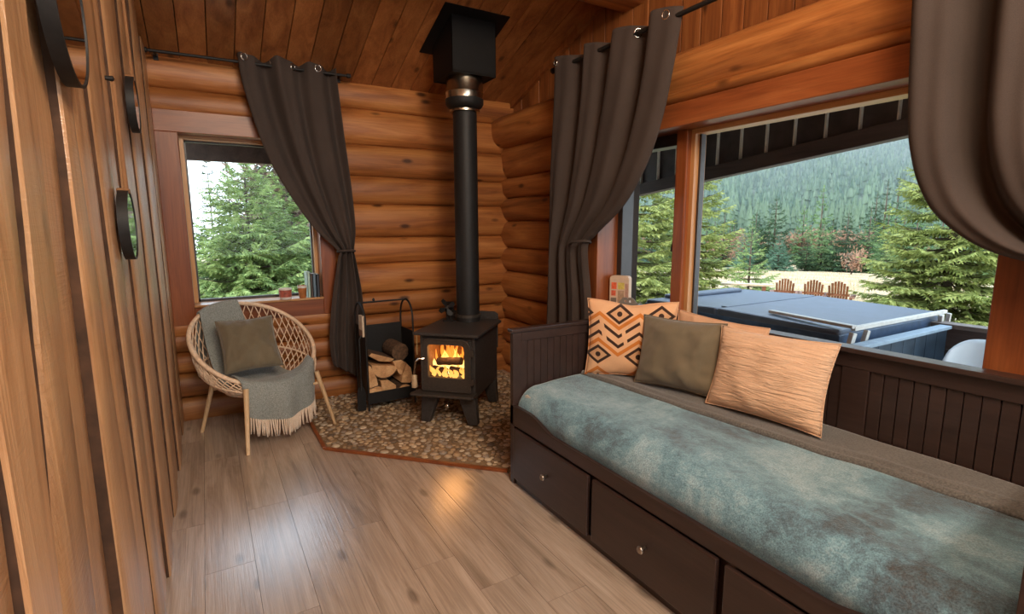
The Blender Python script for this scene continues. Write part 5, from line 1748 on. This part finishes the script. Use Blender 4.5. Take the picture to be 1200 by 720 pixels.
for ya, yb in ((TY0, YM - 0.006), (YM + 0.006, TY1)):
    q = MB().prism([(ya, 0.71), (yb, 0.71), (yb, 0.800 + (0.022 if yb < 3 else 0.0)), (ya, 0.800 + (0.022 if ya > 2.5 else 0.0))], lambda a, b, t: (t, a, b), TX0, TX1)
    q.build('cover_half', TUBC, bevel=0.018, **WT)
MB().box((TX0 - 0.008, TY0 - 0.008, 0.62), (TX0 + 0.004, TY1 + 0.008, 0.765)).box((TX0 - 0.008, TY0 - 0.008, 0.62), (TX1, TY0 + 0.004, 0.765)).build('cover_skirt', TUBS, bevel=0.006, **WT)
MB().box((TX0 + 0.1, YM - 0.03, 0.820), (TX1 - 0.1, YM + 0.03, 0.827)).build('hinge_strip', TUBC, bevel=0.003, **WT)
MB().box((TX0 + 0.2, TY1 - 0.16, 0.80), (TX1 - 0.25, TY1 - 0.04, 0.84)).build('folded_flap', TUBC, bevel=0.015, **WT)
PALE = plain('pale_lifter_bar', (0.55, 0.50, 0.44), rough=0.5)
lf = MB().bar((TX0 + 0.16, 2.42, 0.832), (TX0 + 0.03, 1.74, 0.832), 0.05, 0.022).bar((TX0 + 0.03, 1.75, 0.82), (TX1 + 0.05, 1.79, 0.80), 0.03, 0.03)
lf.bar((TX0 + 0.04, 1.75, 0.79), (TX0 - 0.06, 1.79, 0.30), 0.03, 0.05, (1, 0, 0)).bar((TX0 + 0.22, 1.75, 0.79), (TX0 + 0.10, 1.79, 0.30), 0.03, 0.04, (1, 0, 0))
lf.bar((TX1 - 0.10, 1.76, 0.79), (TX1 - 0.02, 1.79, 0.45), 0.03, 0.04, (1, 0, 0)).bar((TX1 + 0.04, 1.76, 0.79), (TX1 + 0.06, 1.79, 0.45), 0.03, 0.03, (1, 0, 0))
lf.build('cover_lifter', PALE, bevel=0.004, **WT)
MB().box((TX0 + 0.3, 1.775, 0.30), (TX1 - 0.15, 1.80, 0.66)).build('lifter_board', plain('weathered_board', (0.30, 0.23, 0.18), rough=0.7), **WT)
sw = thing('deck_screen', 'low blue panelled screen with a pale cap between hot tub and white chair', 'screen', (4.2, 1.68, -0.16))
WS = dict(parent=sw, world=True)
MB().box((3.30, 1.655, 0.70), (4.92, 1.735, 0.725)).build('cap_board', plain('pale_blue_cap', (0.26, 0.32, 0.37), rough=0.6), bevel=0.004, **WS)
n = 9
for i in range(n):
    a, b = 3.32 + 1.58 * i / n, 3.32 + 1.58 * (i + 1) / n
    MB().box((a + 0.002, 1.675, -0.16), (b - 0.002, 1.71, 0.70)).build('panel_board', plain('blue_stain', (0.016, 0.028, 0.042), rough=0.5, var=0.5, scale=6) if i == 0 else bpy.data.materials['blue_stain'], bevel=0.003, **WS)
dw = thing('deck_wall', 'low brown board wall with a dark cap at the deck edge behind the white chair', 'wall', (4.98, 1.0, -0.16))
WD = dict(parent=dw, world=True)
MB().box((4.93, 0.25, 0.70), (5.06, 1.80, 0.735)).build('cap_board', plain('brown_cap', (0.16, 0.11, 0.085), rough=0.6), bevel=0.004, **WD)
BW = wood('brown_deck_board', (0.045, 0.028, 0.024), (0.075, 0.048, 0.040), (0.11, 0.07, 0.06), axis='y', rough=0.6, knots=0)
for i in range(5):
    z = -0.16 + i * 0.172
    MB().box((4.955, 0.25, z + 0.002), (4.985, 1.78, z + 0.170)).build('wall_board', BW, bevel=0.003, **WD)
# white garden chair
wc = thing('plastic_chair', 'white plastic garden chair seen through the bottom corner of the large window', 'chair', (4.35, 1.30, -0.16), math.radians(12))
WP = plain('white_plastic', (0.75, 0.75, 0.74), rough=0.35, var=0.03)
def shellback(u, v):
    y = (u - 0.5) * (0.46 - 0.10 * v ** 3)
    return (0.22 + 0.10 * v - 0.10 * (2 * u - 1) ** 2, y, 0.44 + 0.42 * v - 0.09 * abs(2 * u - 1) ** 3 * v)
MB().grid(shellback, 16, 12).build('backrest', WP, wc, smooth=True, solid=0.008)
MB().grid(lambda u, v: (-0.24 + 0.48 * v, (u - 0.5) * 0.46, 0.44 - 0.02 * math.cos((u - 0.5) * 3) + 0.02 * (v < 0.05)), 12, 12).build('seat', WP, wc, smooth=True, solid=0.008)
for sx in (-1, 1):
    for sy in (-1, 1):
        MB().tube([(sx * 0.24, sy * 0.23, 0.0), (sx * 0.19, sy * 0.18, 0.43)], [0.014, 0.02], 8).build('leg', WP, wc, smooth=2)

# Adirondack chairs facing the meadow
RW = wood('red_cedar', (0.14, 0.042, 0.018), (0.22, 0.075, 0.032), (0.30, 0.115, 0.05), axis='z', rough=0.5, knots=0.2)
def adirondack():
    t_ = thing('garden_chair', 'left', 'chair', (0, 0, 0))
    # faces local -x ; back leans to +x
    fan = 7
    for k in range(fan):
        s = (k - 3) / 3
        y0, y1 = s * 0.20, s * 0.235
        ht = 1.00 - 0.12 * s * s
        MB().bar((0.28, y0, 0.28), (0.55, y1, ht), 0.062, 0.02, (1, 0, 0)).build('back_slat', RW, t_)
    MB().box((0.40, -0.30, 0.60), (0.43, 0.30, 0.66)).build('back_brace', RW, t_)
    for k in range(5):
        x = -0.34 + k * 0.12
        MB().box((x, -0.27, 0.42 - k * 0.032), (x + 0.10, 0.27, 0.44 - k * 0.032)).build('seat_slat', RW, t_)
    for s in (-1, 1):
        MB().box((-0.36, s * 0.36 - 0.07, 0.555), (0.46, s * 0.36 + 0.07, 0.58)).build('armrest', RW, t_)
        MB().box((-0.32, s * 0.31 - 0.02, 0.0), (-0.22, s * 0.31 + 0.02, 0.56)).build('leg', RW, t_)
        MB().bar((-0.36, s * 0.28, 0.36), (0.60, s * 0.28, 0.05), 0.03, 0.11).build('leg', RW, t_)
        MB().bar((0.40, s * 0.32, 0.05), (0.44, s * 0.32, 0.57), 0.035, 0.05, (1, 0, 0)).build('arm_post', RW, t_)
    return t_
a0 = adirondack()
for i, (x, y, rz, lab) in enumerate(((12.05, 7.40, 3.70, 'red brown slatted garden chair facing the meadow, leftmost of the three'), (12.35, 6.88, 3.66, 'red brown slatted garden chair facing the meadow, middle of the three'), (12.5, 6.36, 3.55, 'red brown slatted garden chair facing the meadow, nearest the big spruce'))):
    o = a0 if i == 0 else copy_tree(a0)
    o.location = (x, y, -0.6)
    o.rotation_euler = (0, 0, rz)
    o.scale = (0.88, 0.74, 0.86)
    o['label'] = lab
    o['group'] = 'garden chairs facing the meadow'
bn = thing('plank_bench', 'long pale plank bench on the meadow left of the garden chairs', 'bench', (13.9, 10.0, -0.7), math.radians(-52))
BP = plain('pale_plank', (0.50, 0.38, 0.26), rough=0.7)
MB().box((-0.95, -0.16, 0.40), (0.95, 0.16, 0.45)).build('seat_plank', BP, bn)
for s in (-0.7, 0.7):
    MB().box((s - 0.05, -0.14, 0.0), (s + 0.05, 0.14, 0.40)).build('leg', RW, bn)

# porch eave above the large window: dark beam, boards with pale strips painted as lit gaps, dropping towards the far end
EB = plain('eave_dark_wood', (0.085, 0.070, 0.066), rough=0.6, var=0.3, scale=8)
EBM = wood('eave_beam_wood', (0.07, 0.045, 0.036), (0.11, 0.072, 0.058), (0.15, 0.10, 0.08), axis='y', rough=0.6, knots=0)
PB2 = plain('lit_gap_strip', (0.90, 0.82, 0.68), rough=0.6)  # pale colour stands in for daylight showing between the eave boards
ez = lambda y: 2.067 + (1.7 - y) * 0.105
eave = struct('trim_3', MB().prism([(0.0, ez(0.0)), (4.9, ez(4.9)), (4.9, ez(4.9) + 0.115), (0.0, ez(0.0) + 0.115)], lambda a, b, t: (t, a, b), 3.96, 4.06), EBM, bevel=0.004)
MB().prism([(0.0, ez(0.0) + 0.115), (4.9, ez(4.9) + 0.115), (4.9, ez(4.9) + 0.5), (0.0, ez(0.0) + 0.5)], lambda a, b, t: (t, a, b), 4.03, 4.05).build('eave_board', EB, eave)
y = 0.36
while y < 4.8:
    MB().prism([(y, ez(y) + 0.115), (y + 0.011, ez(y) + 0.115), (y + 0.011, ez(y) + 0.47), (y, ez(y) + 0.47)], lambda a, b, t: (t, a, b), 4.00, 4.03).build('lit_gap_strip', PB2, eave)
    y += 0.235
MB().prism([(0.0, 2.72), (4.9, 2.38), (4.9, 2.41), (0.0, 2.75)], lambda a, b, t: (t, a, b), 2.97, 4.06).build('porch_roof', EB, eave)
# eave above the small window
eave2 = struct('trim_4', MB().box((-1.2, 5.50, 2.085), (2.6, 5.56, 2.36)), EBM, bevel=0.004)
MB().box((-1.2, 4.92, 2.365), (2.6, 5.56, 2.395)).build('soffit_board', EB, eave2)

# haze hanging over the valley in front of the far hill
hz, nt, p = new_mat('valley_haze')
nt.nodes.remove(p)
vs_ = nt.nodes.new('ShaderNodeVolumeScatter')
vs_.inputs['Color'].default_value = (0.82, 0.93, 1.0, 1)
vs_.inputs['Density'].default_value = 0.0015
vs_.inputs['Anisotropy'].default_value = 0.2
nt.links.new(vs_.outputs[0], nt.nodes['Material Output'].inputs['Volume'])
hb_ = MB()
def hfn(az, d):
    return pol(az, d)
hb_.prism([pol(20, 118), pol(62, 118), pol(104, 118), pol(104, 1150), pol(62, 1150), pol(20, 1150)], lambda a, b, t: (a, b, t), -12, 330)
ho = hb_.build('valley_haze', hz)
tag(ho, 'thin bluish haze hanging between the meadow and the far hillside', 'haze', None, 'stuff')
